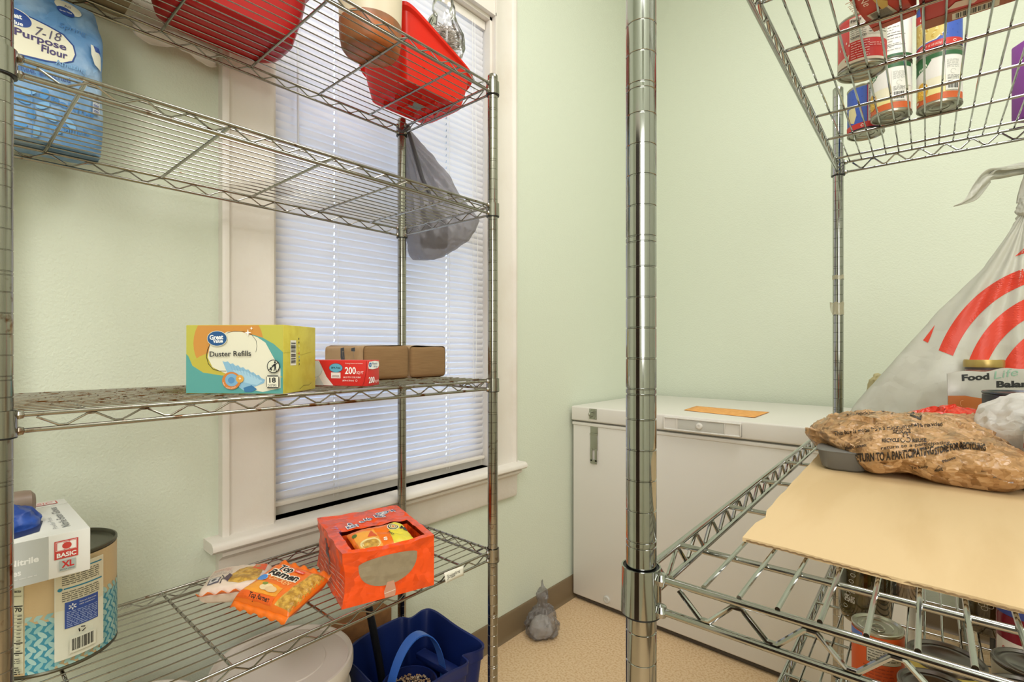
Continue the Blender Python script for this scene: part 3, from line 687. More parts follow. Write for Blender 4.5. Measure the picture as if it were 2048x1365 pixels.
# white torn film over the rear rail, tan carton and grey box at the left of the top shelf
vfb, base, F = boxat((-1.065, .058, zt), pi/2, .185, .205, .14, .002)
t = thing('tan_carton', 'tan cardboard carton at the left end of the top shelf', 'carton', base)
mk('carton', *vfb, mat('tan_card', '#8d7c5e', .8, c2='#7d6c50', cscale=14), t)
L = face(F, 'bottom'); L.line([(0, .08), (.195, .081)], .0016, '#5d5140'); L.build(t, 'flap_seam')
fl = []; n1, n2 = 30, 12; V = []
for i in range(n1):
    for j in range(n2):
        a = i/(n1-1); b = j/(n2-1); p = Vector((-1.243-.030*math.sin(b*pi*.5)-.006, .255+a*.155+.01*b, zt+.006-.022*b*(1+.3*math.sin(a*9)))); V.append(p+Vector((1, 0, .5))*crk(p, 5, 30)*.006)
Fq = [(i*n2+j, i*n2+j+1, (i+1)*n2+j+1, (i+1)*n2+j) for i in range(n1-1) for j in range(n2-1)]
o = tag(mk('white_film_scrap', V, Fq, mat('white_film', '#f0e8e0', .4, transl=.3)), 'wrinkled white plastic scrap hanging over the rear rail by the red tub', 'plastic scrap')
md = o.modifiers.new('t', 'SOLIDIFY'); md.thickness = .001
# ---- grey bag hanging from the rear right post
top = UL(.874, .373, 1.772); GD = 1.575
axis = []
for y_, xl, xr, th in ((264, 800, 824, .010), (285, 802, 842, .014), (310, 802, 866, .019), (350, 801, 898, .028), (400, 801, 932, .040), (440, 804, 956, .050), (462, 808, 953, .054), (482, 813, 938, .050), (500, 816, 912, .040), (513, 820, 888, .026), (521, 826, 868, .010)):
    axis.append((CAMZ+(HOR-y_)*GD/FPX, (xr-xl)/2*GD/FPX, th, ((xl+xr)/2-1024)/FPX*GD, GD))
rg = []
for i in range(len(axis)-1):
    for k in range(7):
        a = k/7; A0, A1 = axis[i], axis[i+1]; m_ = [A0[j]*(1-a)+A1[j]*a for j in range(5)]; rg.append((m_[0], m_[1], m_[2], 2.1, m_[3], m_[4]))
rg = rg[::-1]
GREYF = mat('grey_film', '#9c989e', .3, transl=.4, alpha=.7, crumple=.3, cscl=26)
ax0, ay0 = (810-1024)/FPX*GD, 1.80
def gdisp(p, q, z):
    f = min(1, max(0, (1.79-z)/.12)); ph = math.atan2(p.x-ax0, ay0-z); c = crk(p+Vector((3, 1, 0)), 4, 13)
    r = Vector((math.cos(q)*.6, math.sin(q), 0)); return p+r*(.006*math.sin(ph*46+2*noise.noise(p*8))*f*(1-.6*min(1, max(0, (1.60-z)/.1)))+c*.013*f)
gb = loftm(rg, 120, gdisp, rz=ANG)
t = thing('grey_carrier_bag', 'filled grey carrier bag hanging from the rear post in front of the blind', 'carrier bag', ld(-.20, GD, 1.41))
mk('bag_film', *gb, GREYF, t)
mk('dark_contents', *xf(bevbox(.085, .05, .115, .012, 3), ld((868-1024)/FPX*GD, GD+.002, 1.452), ANG+.15), mat('dark_contents', '#2c2a30', .6), t)
lp = [top+Vector((.016*math.cos(a)+.004, .018*math.sin(a)+.002, .022+.012*math.sin(a*2))) for a in [2*pi*k/24 for k in range(24)]]
mk('bag_loop', *tubem(lp, [.0045+.0015*math.sin(k*2) for k in range(24)], 8, closed=True), mat('dark_grey_film', '#4a4850', .35), t)
mk('strap', *tubem([top+Vector((.016, .006, .03)), top+Vector((.020, .016, .0)), top+Vector((.026, .03, -.05)), top+Vector((.035, .05, -.12)), top+Vector((.05, .09, -.2))], [.005, .006, .007, .006, .003], 8), mat('dark_grey_film', '#4a4850'), t)
# ================================================================== bottom shelf of the left unit
zb = ZL[0]
# #10 can
cc = Vector((-1.130, .128, zb)); CR, CH = .0785, .178
t = thing('food_can', 'large can with a beige and blue label holding the glove box', 'can', cc)
mk('can_wall', *lathem([(0, .003), (.070, .003), (.0745, 0), (.0795, .0012), (.0800, .004), (CR, .006), (CR, CH-.006), (.0800, CH-.004), (.0795, CH-.0008), (.0770, CH), (.0755, CH-.003), (.0745, CH-.006), (.068, CH-.0075), (.062, CH-.0065), (.055, CH-.0075), (0, CH-.0075)], 96, cc), mat('dull_tin', '#5c5a4c', .35, .8), t)
a0 = camang(cc)-1.60
cm = cylmap(cc, CR+.0002, cc.z+.007, a0); LH = CH-.014; CL = 2.5*CR*1.0
L = Lab((0, 0, 0), (1, 0, 0), (0, 1, 0), (0, .250, 0, LH)); A2 = lambda d: (d-0)
L.rect(0, 0, .250, LH, '#cdb58a')
def leaves(u0, u1, v1):
    L.bound = (u0, u1, 0, v1); L.rect(u0, 0, u1, v1-.012, '#3d8fa8'); rr = random.Random(int(u0*1000))
    v = 0; j = 0
    while v < v1:
        u = u0-.004+(j % 2)*.008
        while u < u1+.006: L.ell(u, v, .0075, .0032, ('#a9cdc8', '#8ebfc0')[int(rr.random()*2)], rot=.8 if j % 2 else -.8, n=14); L.k -= 1; u += .0125
        v += .0095; j += 1
    L.k += 1; L.bound = (0, .250, 0, LH)
leaves(.088, .123, .088); leaves(.183, .250, .100); leaves(.123, .183, .012)
L.rect(.044, .004, .087, .150, '#cfd0b4'); L.rect(.045, .022, .0862, .120, '#d8d8be')
for v in (.106, .050, .0345): L.rect(.046, v, .086, v+.0018, '#1d1d1b')
L.text('Nutrition Facts', (.050, .128), (.084, .128), '#1d1d1b', bold=.02); L.text('About 30 servings per container', (.048, .1215), (.085, .1215), '#2a2a26'); L.text('70', (.076, .0985), (.085, .0985), '#1d1d1b', bold=.02)
L.text('Calories', (.048, .0985), (.066, .0985), '#1d1d1b', bold=.02)
for i in range(12): L.rect(.048, .094-i*.0052, .0858, .0944-i*.0052, '#5a5a50'); L.lines(.048, .066, .093-i*.0052, 1, 1, '#3a3a34', seed=i); L.lines(.080, .0855, .093-i*.0052, 1, 1, '#3a3a34', seed=i+40)
L.lines(.046, .086, .030, 3, .003, '#55554c', seed=9); L.lines(.046, .086, .017, 4, .0032, '#2a2a26', h=.0015, seed=19)
L.rect(.123, .0125, .183, .158, '#dcdccb'); L.rect(.124, .09, .182, .157, '#d9d2b8')
for v in (.150, .122): L.ell(.129, v+.0005, .0028, .0028, '#2a7f9c', n=16); L.rect(.133, v-.0005, .180, v+.0016, '#2a7f9c')
L.lines(.131, .176, .1455, 6, .0032, '#5a564a', seed=3); L.lines(.131, .176, .1175, 5, .0032, '#5a564a', seed=5)
L.rect(.134, .060, .174, .101, '#34509c')
for i in range(6): q = i*pi/3+.5; L.line([(.1425+.0014*math.cos(q), .0925+.0014*math.sin(q)), (.1425+.0048*math.cos(q), .0925+.0048*math.sin(q))], .0015, '#e6e8ee')
L.text('Walmart Guarantee', (.150, .0955), (.171, .0955), '#e6e8ee', h=.0022); L.text('100% satisfaction', (.150, .0915), (.169, .0915), '#e6e8ee', h=.002); L.lines(.136, .172, .086, 9, .0028, '#9fb0d8', h=.0011, seed=7)
for i in range(3): q = i*2*pi/3+.5; L.line([(.153+.0042*math.cos(q), .0525+.0042*math.sin(q)), (.153+.0042*math.cos(q+1.4), .0525+.0042*math.sin(q+1.4))], .0015, '#222')
L.bars(.139, .020, .170, .044, n=22, bgc='#dcdccb'); L.build(t, 'printed_label', lambda u, v, h: cm(u, v, h), maxlen=.009, lift=.0002)
# ---- glove box on the can
gz = cc.z+CH; vf, base, F = boxat((-.962, .016, gz), pi/2+.01, .130, .222, .062, .0012)
t = thing('glove_box', 'white box of nitrile gloves balanced on the large can', 'glove box', base)
mk('carton', *vf, mat('white_card', '#e4e3de', .5), t)
L = face(F, 'front', (.0005, .1295, .0005, .0615)); L.rect(0, 0, .084, .062, '#b9bcb8'); L.text('Medical Nitrile', (.004, .030), (.074, .030), '#e8e8e4', h=.0085, bold=.03); L.text('Exam Gloves', (.004, .0165), (.056, .0165), '#e8e8e4', h=.0085, bold=.03)
L.lines(.006, .072, .012, 1, 1, '#d5d6d2', seed=2); D = -.104
L.rect(.194+D, .026, .220+D, .052, '#c8403a'); L.rect(.1955+D, .0375, .2185+D, .0505, '#eceae6'); L.rect(.196+D, .038, .2182+D, .0500, '#c8403a'); L.rect(.197+D, .0385, .204+D, .0495, '#f2eeea'); L.rect(.211+D, .0385, .2175+D, .0495, '#f2eeea'); L.ell(.2075+D, .044, .0058, .0055, '#c8403a'); L.ring(.2075+D, .044, .0058, .0055, .0006, '#f2eeea')
L.text('BASIC', (.1965+D, .0285), (.2178+D, .0285), '#f2eeea', h=.0062, bold=.03); L.rect(.199+D, .0085, .217+D, .0235, '#a9b2ae'); L.text('XL', (.2015+D, .0135), (.2155+D, .0135), '#c02a2a', h=.009, bold=.04); L.text('EXTRA-LARGE', (.200+D, .0098), (.216+D, .0098), '#4a4a4a', h=.0018)
L.build(t, 'printed_front')
L = face(F, 'top'); L.poly([(.012, .030), (.050, .020), (.078, .034), (.088, .090), (.070, .150), (.04, .165), (.014, .150)], '#26325e'); L.rect(.070, .192, .118, .214, '#c8564e'); L.rect(.072, .1945, .116, .2115, '#e4dedc'); L.text('BASIC', (.076, .198), (.112, .198), '#c8564e', h=.010, bold=.02)
L.text('Nitrile Exam Gloves', (.112, .030), (.112, .165), '#7a7c80', h=.010, bold=.01); L.text('Powder Free', (.098, .030), (.098, .100), '#a8aaac', h=.006); L.line([(.060, .176), (.129, .178)], .0008, '#7c7a74'); L.build(t, 'printed_top')
# gloves pulled up through the slot
gv = lump(Vector((-1.050, .066, base.z+.0615)), [.034, .040, .034, .040, .050, .040, .036, .036], [(1, 0), (1.02, .010), (.75, .024), (.35, .030), (.02, .033)], 72, .007, 34, 6, pi/2)
tag(mk('nitrile_gloves', *gv, mat('blue_nitrile', '#2c58b4', .4, c2='#20408c', cscale=20)), 'crumpled blue nitrile gloves pushing out of the glove box', 'gloves')
rr_ = [(0, 0), (.012, .001), (.0185, .006), (.020, .014), (.020, .100), (.0185, .108), (.012, .113), (0, .114)]
tp = base+Vector((-.010, .058, .098)); M = Matrix.Translation(tp) @ Matrix.Rotation(pi/2, 4, 'X')
tag(mk('taupe_roll', *xf(lathem(rr_, 40), M=Matrix.Translation(Vector((-1.105, .100, base.z+.083))) @ Matrix.Rotation(pi/2, 4, 'X')), mat('taupe_plastic', '#857263', .4)), 'taupe round ended roll lying on the blue gloves', 'roll')
# ---- orange ramen case
rz = math.radians(73.5); cz = Vector((-.892, .512, zb)); w_, d_, h_ = .192, .238, .108
ORG = mat('orange_film', '#ee5218', .25, bump=.15, bscale=30, crumple=.35, cscl=24)
ex = Vector((math.cos(rz), math.sin(rz), 0)); ey = Vector((-ex.y, ex.x, 0))
def loc3(x, y, z): return cz+ex*x+ey*y+Vector((0, 0, z))
hx0, hx1, hy0, hy1 = .022, .176, .012, .120
def boxhole():
    nx, ny, nz = 24, 28, 12; V = []; Fq = []; idx = {}
    def v(x, y, z):
        k = (round(x, 5), round(y, 5), round(z, 5))
        if k not in idx:
            idx[k] = len(V)
            sag = 0
            xx, yy, zz = x, y, z
            if z > h_-.0001: zz -= .012*max(0, 1-abs(y)/.03)*math.sin(pi*x/w_)*.7+.003*noise.noise(Vector((x*40, y*40, 1)))
            mid = math.sin(pi*z/h_); 
            if y < .0001: yy -= .002*mid*noise.noise(Vector((x*30, z*50, 3)))
            if x < .0001: xx += .006*mid+.003*noise.noise(Vector((y*30, z*50, 5)))
            V.append(loc3(xx, yy, zz))
        return idx[k]
    gx = sorted({round(w_*i/nx, 5) for i in range(nx+1)} | {hx0, hx1}); gy = sorted({round(d_*i/ny, 5) for i in range(ny+1)} | {hy0, hy1}); gz_ = [h_*i/nz for i in range(nz+1)]
    for i in range(len(gx)-1):
        for j in range(len(gy)-1):
            a, b, c, d = gx[i], gx[i+1], gy[j], gy[j+1]; Fq.append((v(a, c, 0), v(a, d, 0), v(b, d, 0), v(b, c, 0)))
            inh = a >= hx0-1e-6 and b <= hx1+1e-6 and c >= hy0-1e-6 and d <= hy1+1e-6
            if not inh: Fq.append((v(a, c, h_), v(b, c, h_), v(b, d, h_), v(a, d, h_)))
    for k in range(nz):
        z0, z1 = gz_[k], gz_[k+1]
        for i in range(len(gx)-1): a, b = gx[i], gx[i+1]; Fq.append((v(a, 0, z0), v(b, 0, z0), v(b, 0, z1), v(a, 0, z1))); Fq.append((v(b, d_, z0), v(a, d_, z0), v(a, d_, z1), v(b, d_, z1)))
        for j in range(len(gy)-1): a, b = gy[j], gy[j+1]; Fq.append((v(0, b, z0), v(0, a, z0), v(0, a, z1), v(0, b, z1))); Fq.append((v(w_, a, z0), v(w_, b, z0), v(w_, b, z1), v(w_, a, z1)))
    n0 = len(V); zi = .052
    for z in (h_-.009, zi):
        for x, y in ((hx0, hy0), (hx1, hy0), (hx1, hy1), (hx0, hy1)): V.append(loc3(x, y, z))
    for k in range(4): Fq.append((n0+k, n0+4+k, n0+4+(k+1) % 4, n0+(k+1) % 4))
    Fq.append((n0+4, n0+5, n0+6, n0+7)); return V, Fq
rc = boxhole()
t = thing('ramen_case', 'orange film-wrapped case of ramen torn open on the bottom shelf', 'case', loc3(w_/2, d_/2, 0))
mk('film_wrap', *rc, ORG, t)
tr = bvh(rc)
L = Lab(loc3(0, -.02, 0), ex, (0, 0, 1)); L.poly([(.032+.122*(.5-.5*math.cos(pi*k/16)), .076+.009*math.sin(pi*k/16)+.004*k/16) for k in range(17)]+[(.154-.122*(.5-.5*math.cos(pi*k/20)), .080-.004*k/20-.052*math.sin(pi*k/20)**.8) for k in range(1, 20)], mat('tray_card', '#96876c', .8, c2='#8f8066', cscale=60)); L.poly([(.085, .001), (.106, .001), (.108, .012), (.104, .032), (.090, .032), (.083, .014)], '#c4927a'); L.line([(.084, .010), (.107, .013)], .0012, '#e8d8cc')
L.build(t, 'torn_window', raymap(tr, loc3(0, -.02, 0), ex, (0, 0, 1), ey), maxlen=.008, lift=.0006, label='grey brown tray showing through the tear')
L = Lab(loc3(0, 0, h_), ex, ey)
L.ell(.142, .196, .0165, .0125, '#f4efe8'); L.ell(.142, .196, .0150, .0110, '#1e2a62'); L.ell(.142, .196, .0115, .0082, '#f4efe8'); L.ell(.142, .196, .0085, .0060, '#1e2a62'); L.ell(.142, .196, .0060, .0042, '#f4efe8')
for s, x, y in (('M', .162, .196), ('Ram', .118, .178), ('No', .092, .170), ('S', .078, .158), ('C', .050, .154), ('KEN', .044, .138)):
    ww = .011*max(1, len(s)*.75); L.text(s, (x-.002, y-.0105), (x+ww-.0015, y-.0105), '#f4efe8', h=.017, bold=.12); L.text(s, (x, y-.009), (x+ww, y-.009), '#1e2a62', h=.015, bold=.04)
L.text('Microwave', (.018, .150), (.030, .085), '#5a4a9a', h=.006); 
for i in range(7): L.line([(.010+.002*i, .160-.017*i), (.026, .156-.017*i)], .001, '#f0c4d8')
L.build(t, 'printed_top', raymap(tr, loc3(0, 0, h_+.1), ex, ey, (0, 0, -1)), maxlen=.01, lift=.0004)
L = Lab(loc3(-.02, d_, 0), -ey, (0, 0, 1)); L.text('OM', (.075, .082), (.095, .062), '#4a4656', h=.016, bold=.05); L.text('RAMEN', (.070, .054), (.115, .040), '#54505c', h=.017, bold=.05); L.text('Noodle Soup', (.075, .032), (.125, .022), '#54505c', h=.008)
for i in range(5): L.line([(.03, .052-i*.009), (.12, .050-i*.009+.002*math.sin(i)), (.235, .056-i*.009)], .0008, '#e8cdb8')
L.build(t, 'printed_side', raymap(tr, loc3(-.02, d_, 0), -ey, (0, 0, 1), ex), maxlen=.01, lift=.0005)
# ---- ramen packets
def packet(name, label, M, a, b, h, m, ends, seed, group='ramen packets', noodles=None):
    base = M @ Vector((0, 0, 0)); t = thing(name, label, 'ramen packet', base, group)
    nx, ny = 44, 36; V = []; Fq = []
    for s in (1, -1):
        for i in range(nx+1):
            for j in range(ny+1):
                x = -1+2*i/nx; y = -1+2*j/ny; e = max(0, (1-abs(x)**5))*max(0, (1-abs(y)**6)); p = Vector((x*a, y*b, 0))
                z = h/2+s*h/2*e**.45; z += (crk(p+Vector((0, 0, s)), seed, 34)*.0032+noise.noise(p*120+Vector((seed, 0, 0)))*.0008)*(s if e > .02 else .4); V.append(M @ Vector((p.x, p.y, max(z, 0) if s < 0 else z)))
    N0 = (nx+1)*(ny+1)
    for i in range(nx):
        for j in range(ny):
            q = (i*(ny+1)+j, (i+1)*(ny+1)+j, (i+1)*(ny+1)+j+1, i*(ny+1)+j+1); Fq.append(q); Fq.append(tuple(reversed([k+N0 for k in q])))
    for i in range(nx): Fq.append((i*(ny+1), N0+i*(ny+1), N0+(i+1)*(ny+1), (i+1)*(ny+1))); Fq.append((i*(ny+1)+ny, (i+1)*(ny+1)+ny, N0+(i+1)*(ny+1)+ny, N0+i*(ny+1)+ny))
    for j in range(ny): Fq.append((j, j+1, N0+j+1, N0+j)); o_ = nx*(ny+1); Fq.append((o_+j, N0+o_+j, N0+o_+j+1, o_+j+1))
    mk('wrapper', V, Fq, m, t); tr = bvh((V, Fq))
    for s in (1, -1):                              # crimped end fins
        Vf = []; k = 30
        for i in range(k+1):
            x = -a+2*a*i/k
            for r_ in range(3):
                z = h/2+.0035*math.sin(i*1.1+seed)*r_*.5+(.004*r_*s*(1 if seed % 2 else -1)); Vf.append(M @ Vector((x, s*(b-.002+r_*.0062)+(.001*(i % 2) if r_ == 2 else 0), z)))
        Ff = [(i*3+r_, (i+1)*3+r_, (i+1)*3+r_+1, i*3+r_+1) for i in range(k) for r_ in range(2)]
        o = mk('end_seal', Vf, Ff, ends, t); md = o.modifiers.new('t', 'SOLIDIFY'); md.thickness = .0006
    return t, tr
ORP = mat('orange_packet', '#e8721e', .28, bump=.2, bscale=50); NOOD = mat('noodles_through_film', '#d2a648', .3, c2='#a87c2c', cscale=110, cfac=(.4, .6), bump=.9, bscale=110)
def labM(M, a, b, tr):
    L = Lab(M @ Vector((-a, -b, 0)), M.to_3x3() @ Vector((1, 0, 0)), M.to_3x3() @ Vector((0, 1, 0)))
    O = M @ Vector((-a, -b, .08)); return L, raymap(tr, O, L.u, L.v, -(M.to_3x3() @ Vector((0, 0, 1))))
# left packet, seen from its back
c2 = onz(476, 1172, zb+.018); M = Matrix.Translation((c2.x, c2.y, zb+.001)) @ Matrix.Rotation(ANG+.30, 4, 'Z') @ Matrix.Rotation(-.05, 4, 'X')
t, tr = packet('ramen_packet', 'pale ramen packet with a window of noodles, left of the orange packet', M, .060, .054, .046, mat('pale_packet', '#d9c6b4', .35, bump=.2, bscale=40), mat('orange_packet', '#e8721e'), 2)
L, fm = labM(M, .060, .054, tr); L.poly([(.050, .012), (.070, .006), (.105, .010), (.106, .06), (.080, .075), (.062, .066), (.052, .040)], NOOD); L.poly([(.085, .060), (.11, .052), (.11, .09), (.088, .088)], '#dc5a22'); L.ell(.094, .075, .005, .009, '#b49468')
L.lines(.012, .045, .080, 6, .0032, '#b8685a', h=.0008, seed=3); L.rect(.014, .010, .034, .034, '#5a5560'); L.rect(.016, .013, .032, .031, '#cfc8c4'); L.ell(.024, .022, .005, .006, '#4a4a52'); L.line([(.037, .008), (.040, .028), (.034, .040)], .0016, '#2a2a30'); L.poly([(.040, .020), (.050, .010), (.054, .034), (.046, .046)], '#564450'); L.lines(.010, .05, .055, 3, .004, '#6a5a6a', h=.001, seed=6)
L.build(t, 'printed_wrapper', fm, maxlen=.005, lift=.0005)
# right packet with lettering
c1 = onz(566, 1172, zb+.036); M = Matrix.Translation((c1.x, c1.y, zb+.010)) @ Matrix.Rotation(ANG-.30, 4, 'Z') @ Matrix.Rotation(.10, 4, 'Y') @ Matrix.Rotation(.16, 4, 'X')
A_, B_ = .064, .056
t, tr = packet('ramen_packet', 'orange Top Ramen chicken packet resting against the pale packet', M, A_, B_, .039, ORP, mat('orange_packet', '#e8721e'), 5)
L, fm = labM(M, A_, B_, tr); L.poly([(.092, .004), (.126, .004), (.126, .108), (.100, .100), (.096, .05)], NOOD); L.poly([(.004, .014), (.010, .012), (.085, .016), (.08, .04), (.02, .045)], '#e89a30')
for s, x, y, wd, hh in (('Top', .026, .085, .034, .0165), ('Ramen', .020, .066, .070, .0165)):
    L.text(s, (x-.0012, y-.001), (x+wd+.0012, y-.0030), '#f2ead8', h=hh+.002, bold=.11); L.text(s, (x, y), (x+wd, y-.002), '#161210', h=hh, bold=.045)
L.text('CHICKEN', (.032, .053), (.084, .048), '#f6c07a', h=.011, bold=.01); L.ell(.019, .053, .0100, .0095, '#4a86cc'); L.ring(.019, .053, .0100, .0095, .0008, '#bcd4ee'); L.poly([(.064, .088), (.086, .087), (.086, .096), (.064, .097)], '#e23a1c'); L.text('NISSIN', (.066, .0895), (.084, .089), '#f6e4d4')
L.ell(.050, .0300, .014, .009, '#e6cfa0'); L.ell(.062, .028, .012, .008, '#dcbf90'); L.ell(.040, .038, .006, .004, '#7c8c3c')
L.rect(.002, .002, .086, .012, '#e2601a'); L.text('Top Ramen', (.030, .0040), (.078, .0040), '#2a1a10', h=.0072, bold=.03)
L.build(t, 'printed_wrapper', fm, maxlen=.005, lift=.0005)
# packet inside the case
M = Matrix.Translation(loc3(.098, .064, .084)) @ Matrix.Rotation(rz+.08, 4, 'Z') @ Matrix.Rotation(.20, 4, 'X')
t, tr = packet('ramen_packet', 'orange and yellow ramen packet lying in the torn orange case', M, .062, .044, .026, ORP, mat('orange_packet', '#e8721e'), 8)
L, fm = labM(M, .062, .044, tr); L.poly([(.072, .002), (.118, .002), (.122, .086), (.092, .086), (.080, .050)], '#dccb3c'); L.poly([(.004, .002), (.050, .002), (.052, .070), (.006, .070)], '#e6a042'); L.ell(.028, .022, .021, .018, '#e2cf94'); L.ell(.028, .020, .018, .015, NOOD); L.poly([(.030, .045), (.046, .068), (.050, .040)], '#d2562a')
L.ell(.094, .062, .013, .013, '#f0ead8'); L.ell(.094, .062, .0115, .0115, '#1a1c26'); L.ell(.094, .062, .009, .009, '#eadc9a'); L.ring(.094, .062, .007, .007, .0016, '#1a1c26'); L.ell(.094, .062, .003, .003, '#e05a20')
L.text('MI', (.104, .050), (.118, .040), '#14161e', h=.016, bold=.06); L.text('No', (.074, .046), (.080, .030), '#1a1c26', h=.008); L.text('S', (.056, .020), (.064, .018), '#f4e4d0', h=.010, bold=.04); L.ell(.008, .062, .005, .006, '#4c6a2c')
L.build(t, 'printed_wrapper', fm, maxlen=.005, lift=.0005)
# ---- paper tag on the front rail
a = UL(.705, -.004, 0); b = UL(.760, -.004, 0); V = []
for i in range(13):
    q = i/12; p = a*(1-q)+b*q
    for j in range(4): V.append(Vector((p.x+.004+.002*j*(1-q)+.006*q*q, p.y, zb-.0015-.0075*j)))
Fq = [(i*4+j, i*4+j+1, (i+1)*4+j+1, (i+1)*4+j) for i in range(12) for j in range(3)]
tg = thing('shelf_tag', 'small white paper tag with handwriting on the bottom shelf rail', 'tag', (a+b)/2+Vector((0, 0, zb-.02)))
o = mk('paper_strip', V, Fq, flat('#e2dfcf', .7), tg); md = o.modifiers.new('t', 'SOLIDIFY'); md.thickness = .0004
tr = bvh((V, Fq)); L = Lab((a.x+.05, a.y, zb-.024), (b-a), (0, 0, 1)); L.text('Joggirs', (.006, .008), (.044, .010), '#3a3a34', h=.008, shear=.15); L.build(tg, 'handwriting', raymap(tr, (a.x+.05, a.y, zb-.024), b-a, (0, 0, 1), (-1, 0, 0)), maxlen=.01)
# ================================================================== on the floor under the left unit
PW = mat('white_pail', '#d8cfc6', .4)
def pail(label, c, r, h, lab2=None):
    t = thing('lidded_pail', label, 'pail', c, 'white lidded pails')
    mk('pail_wall', *lathem([(0, .004), (r*.84, .004), (r*.86, 0), (r*.875, .004), (r*.93, h*.8), (r*.965, h*.8), (r*.965, h*.82), (r*.935, h*.822), (r*.94, h-.03)], 80, c), PW, t)
    mk('lid', *lathem([(r*.94, h-.028), (r*.99, h-.028), (r, h-.022), (r, h-.006), (r*.985, h), (r*.955, h+.001), (r*.935, h-.004), (r*.92, h-.007), (r*.60, h-.006), (r*.59, h-.004), (0, h-.003)], 96, c), PW, t)
    hd = [Vector(c)+Vector((r*.97*math.cos(q), r*.97*math.sin(q), h*.80-.02-abs(math.sin(q-2.4))*.10)) for q in [2.4+pi*k/18 for k in range(19)]]
    hd = [p+Vector((math.cos(2.4+pi*k/18), math.sin(2.4+pi*k/18), 0))*.004 for k, p in enumerate(hd)]
    mk('handle', *tubem(hd, .0022, 8), CHROME, t); return t
pail('wide white lidded pail on the floor beside the blue mop bucket', (-1.122, .503, 0), .148, .445)
pail('white lidded pail at the far left under the bottom shelf', (-1.135, .222, 0), .128, .452)
# mop bucket
BLU = mat('blue_bucket', '#0d215c', .42); zr = .360
out = [(-1.202, .752), (-1.208, .868), (-1.182, .895), (-1.190, .948), (-1.160, .968), (-1.045, .955), (-.955, .950), (-.922, .935), (-.925, .905), (-.935, .875), (-.905, .862), (-.912, .800), (-.920, .690), (-.990, .660), (-1.08, .665), (-1.165, .680)]
def smooth_poly(p, n=8):
    R = []
    m = len(p)
    for i in range(m):
        p0, p1, p2, p3 = [Vector(p[(i+k-1) % m]) for k in range(4)]
        for k in range(n):
            t_ = k/n; R.append(.5*((2*p1)+(-p0+p2)*t_+(2*p0-5*p1+4*p2-p3)*t_*t_+(-p0+3*p1-3*p2+p3)*t_**3))
    return R
op = smooth_poly(out, 7); cen = Vector((-1.065, .80)); V = []; Fq = []; n = len(op)
lev = [(.10, .74), (.102, .78), (.20, .88), (.33, .955), (.332, .985), (.354, .99), (.358, 1.0), (.362, .995), (.360, .965), (.34, .93), (.22, .85), (.11, .75)]
for z, s in lev:
    for p in op: q = cen+(p-cen)*s; V.append((q.x, q.y, z))
for i in range(len(lev)-1):
    for k in range(n): Fq.append((i*n+k, i*n+(k+1) % n, (i+1)*n+(k+1) % n, (i+1)*n+k))
Fq.append(tuple(reversed(range(n)))); Fq.append(tuple((len(lev)-1)*n+k for k in range(n)))
Fq = [tuple(reversed(q)) for q in Fq]
mb = thing('mop_bucket', 'dark blue mop bucket on casters under the bottom shelf', 'mop bucket', (cen.x, cen.y, 0))
mk('bucket_wall', V, Fq, BLU, mb)
for dx, dy in ((-.075, -.075), (.075, -.075), (-.075, .075), (.075, .075)):
    p = Vector((cen.x+dx, cen.y+dy, 0)); ws = xf(lathem([(0, -.010), (.024, -.010), (.028, -.006), (.028, .006), (.024, .010), (0, .010)], 24), M=Matrix.Translation(p+Vector((0, 0, .028))) @ Matrix.Rotation(pi/2, 4, 'X'))
    c_ = mk('caster', *joinm([ws, boxm(p.x-.003, p.x+.003, p.y-.014, p.y-.0115, .022, .075), boxm(p.x-.003, p.x+.003, p.y+.0115, p.y+.014, .022, .075), boxm(p.x-.016, p.x+.016, p.y-.016, p.y+.016, .072, .101)]), BLACKP, mb)
wr = []
for k, q in enumerate([pi*i/26 for i in range(27)]):
    wr.append((-1.04, .715+.092*(1-math.cos(q)), .215+.185*math.sin(q)))
Vh = []
for i, p in enumerate(wr):
    for s, e in ((-.014, 0), (.014, 0), (.014, .004), (-.014, .004)): Vh.append((p[0]+s, p[1], p[2]+e))
Fh = [(i*4+k, (i+1)*4+k, (i+1)*4+(k+1) % 4, i*4+(k+1) % 4) for i in range(26) for k in range(4)]
mk('wringer_handle', Vh, Fh, mat('light_blue_plastic', '#3c6cc4', .35), mb)['label'] = 'lighter blue arched handle'
mk('wringer_shelf', *xf(bevbox(.17, .035, .018, .004), (-1.06, .905, .262), .05), BLU, mb)
mk('wringer_basket', *lathem([(.045, .125), (.062, .20), (.068, .262), (.072, .262), (.066, .20), (.049, .125)], 48, (-1.075, .812, 0)), BLU, mb)
pts = []
V = []; Fq = []
for i in range(520):
    a = random.random()*6.28; r = math.sqrt(random.random())*.062; p = Vector((-1.075+r*math.cos(a), .812+r*math.sin(a), .226+random.random()*.022+.012*(1-r/.062))); s = random.uniform(.003, .0062)
    bx = xf(bevbox(s, s*.8, s*.7, s*.2, 1), p, random.random()*3); n0 = len(V); V += bx[0]; Fq += [tuple(k+n0 for k in q) for q in bx[1]]
tag(mk('mop_debris', V, Fq, mat('brown_debris', '#a8825c', .8, c2='#d8c4a8', cscale=120)), 'heap of brown and cream crumbs inside the blue mop bucket', 'debris', kind='stuff')
tag(mk('black_stick', *tubem([(-1.150, .800, .12), (-1.160, .775, .30), (-1.170, .750, .455)], .010, 16), BLACKP), 'black pole standing in the left corner of the blue bucket', 'pole')
vf, base, F = boxat((-1.252, .690, 0), pi/2, .190, .062, .372, .002)
t = thing('brown_carton', 'narrow brown cardboard carton standing on the floor against the wall', 'carton', base); mk('carton', *vf, mat('kraft_card', '#8f6238', .85, c2='#7f5630', cscale=18), t)
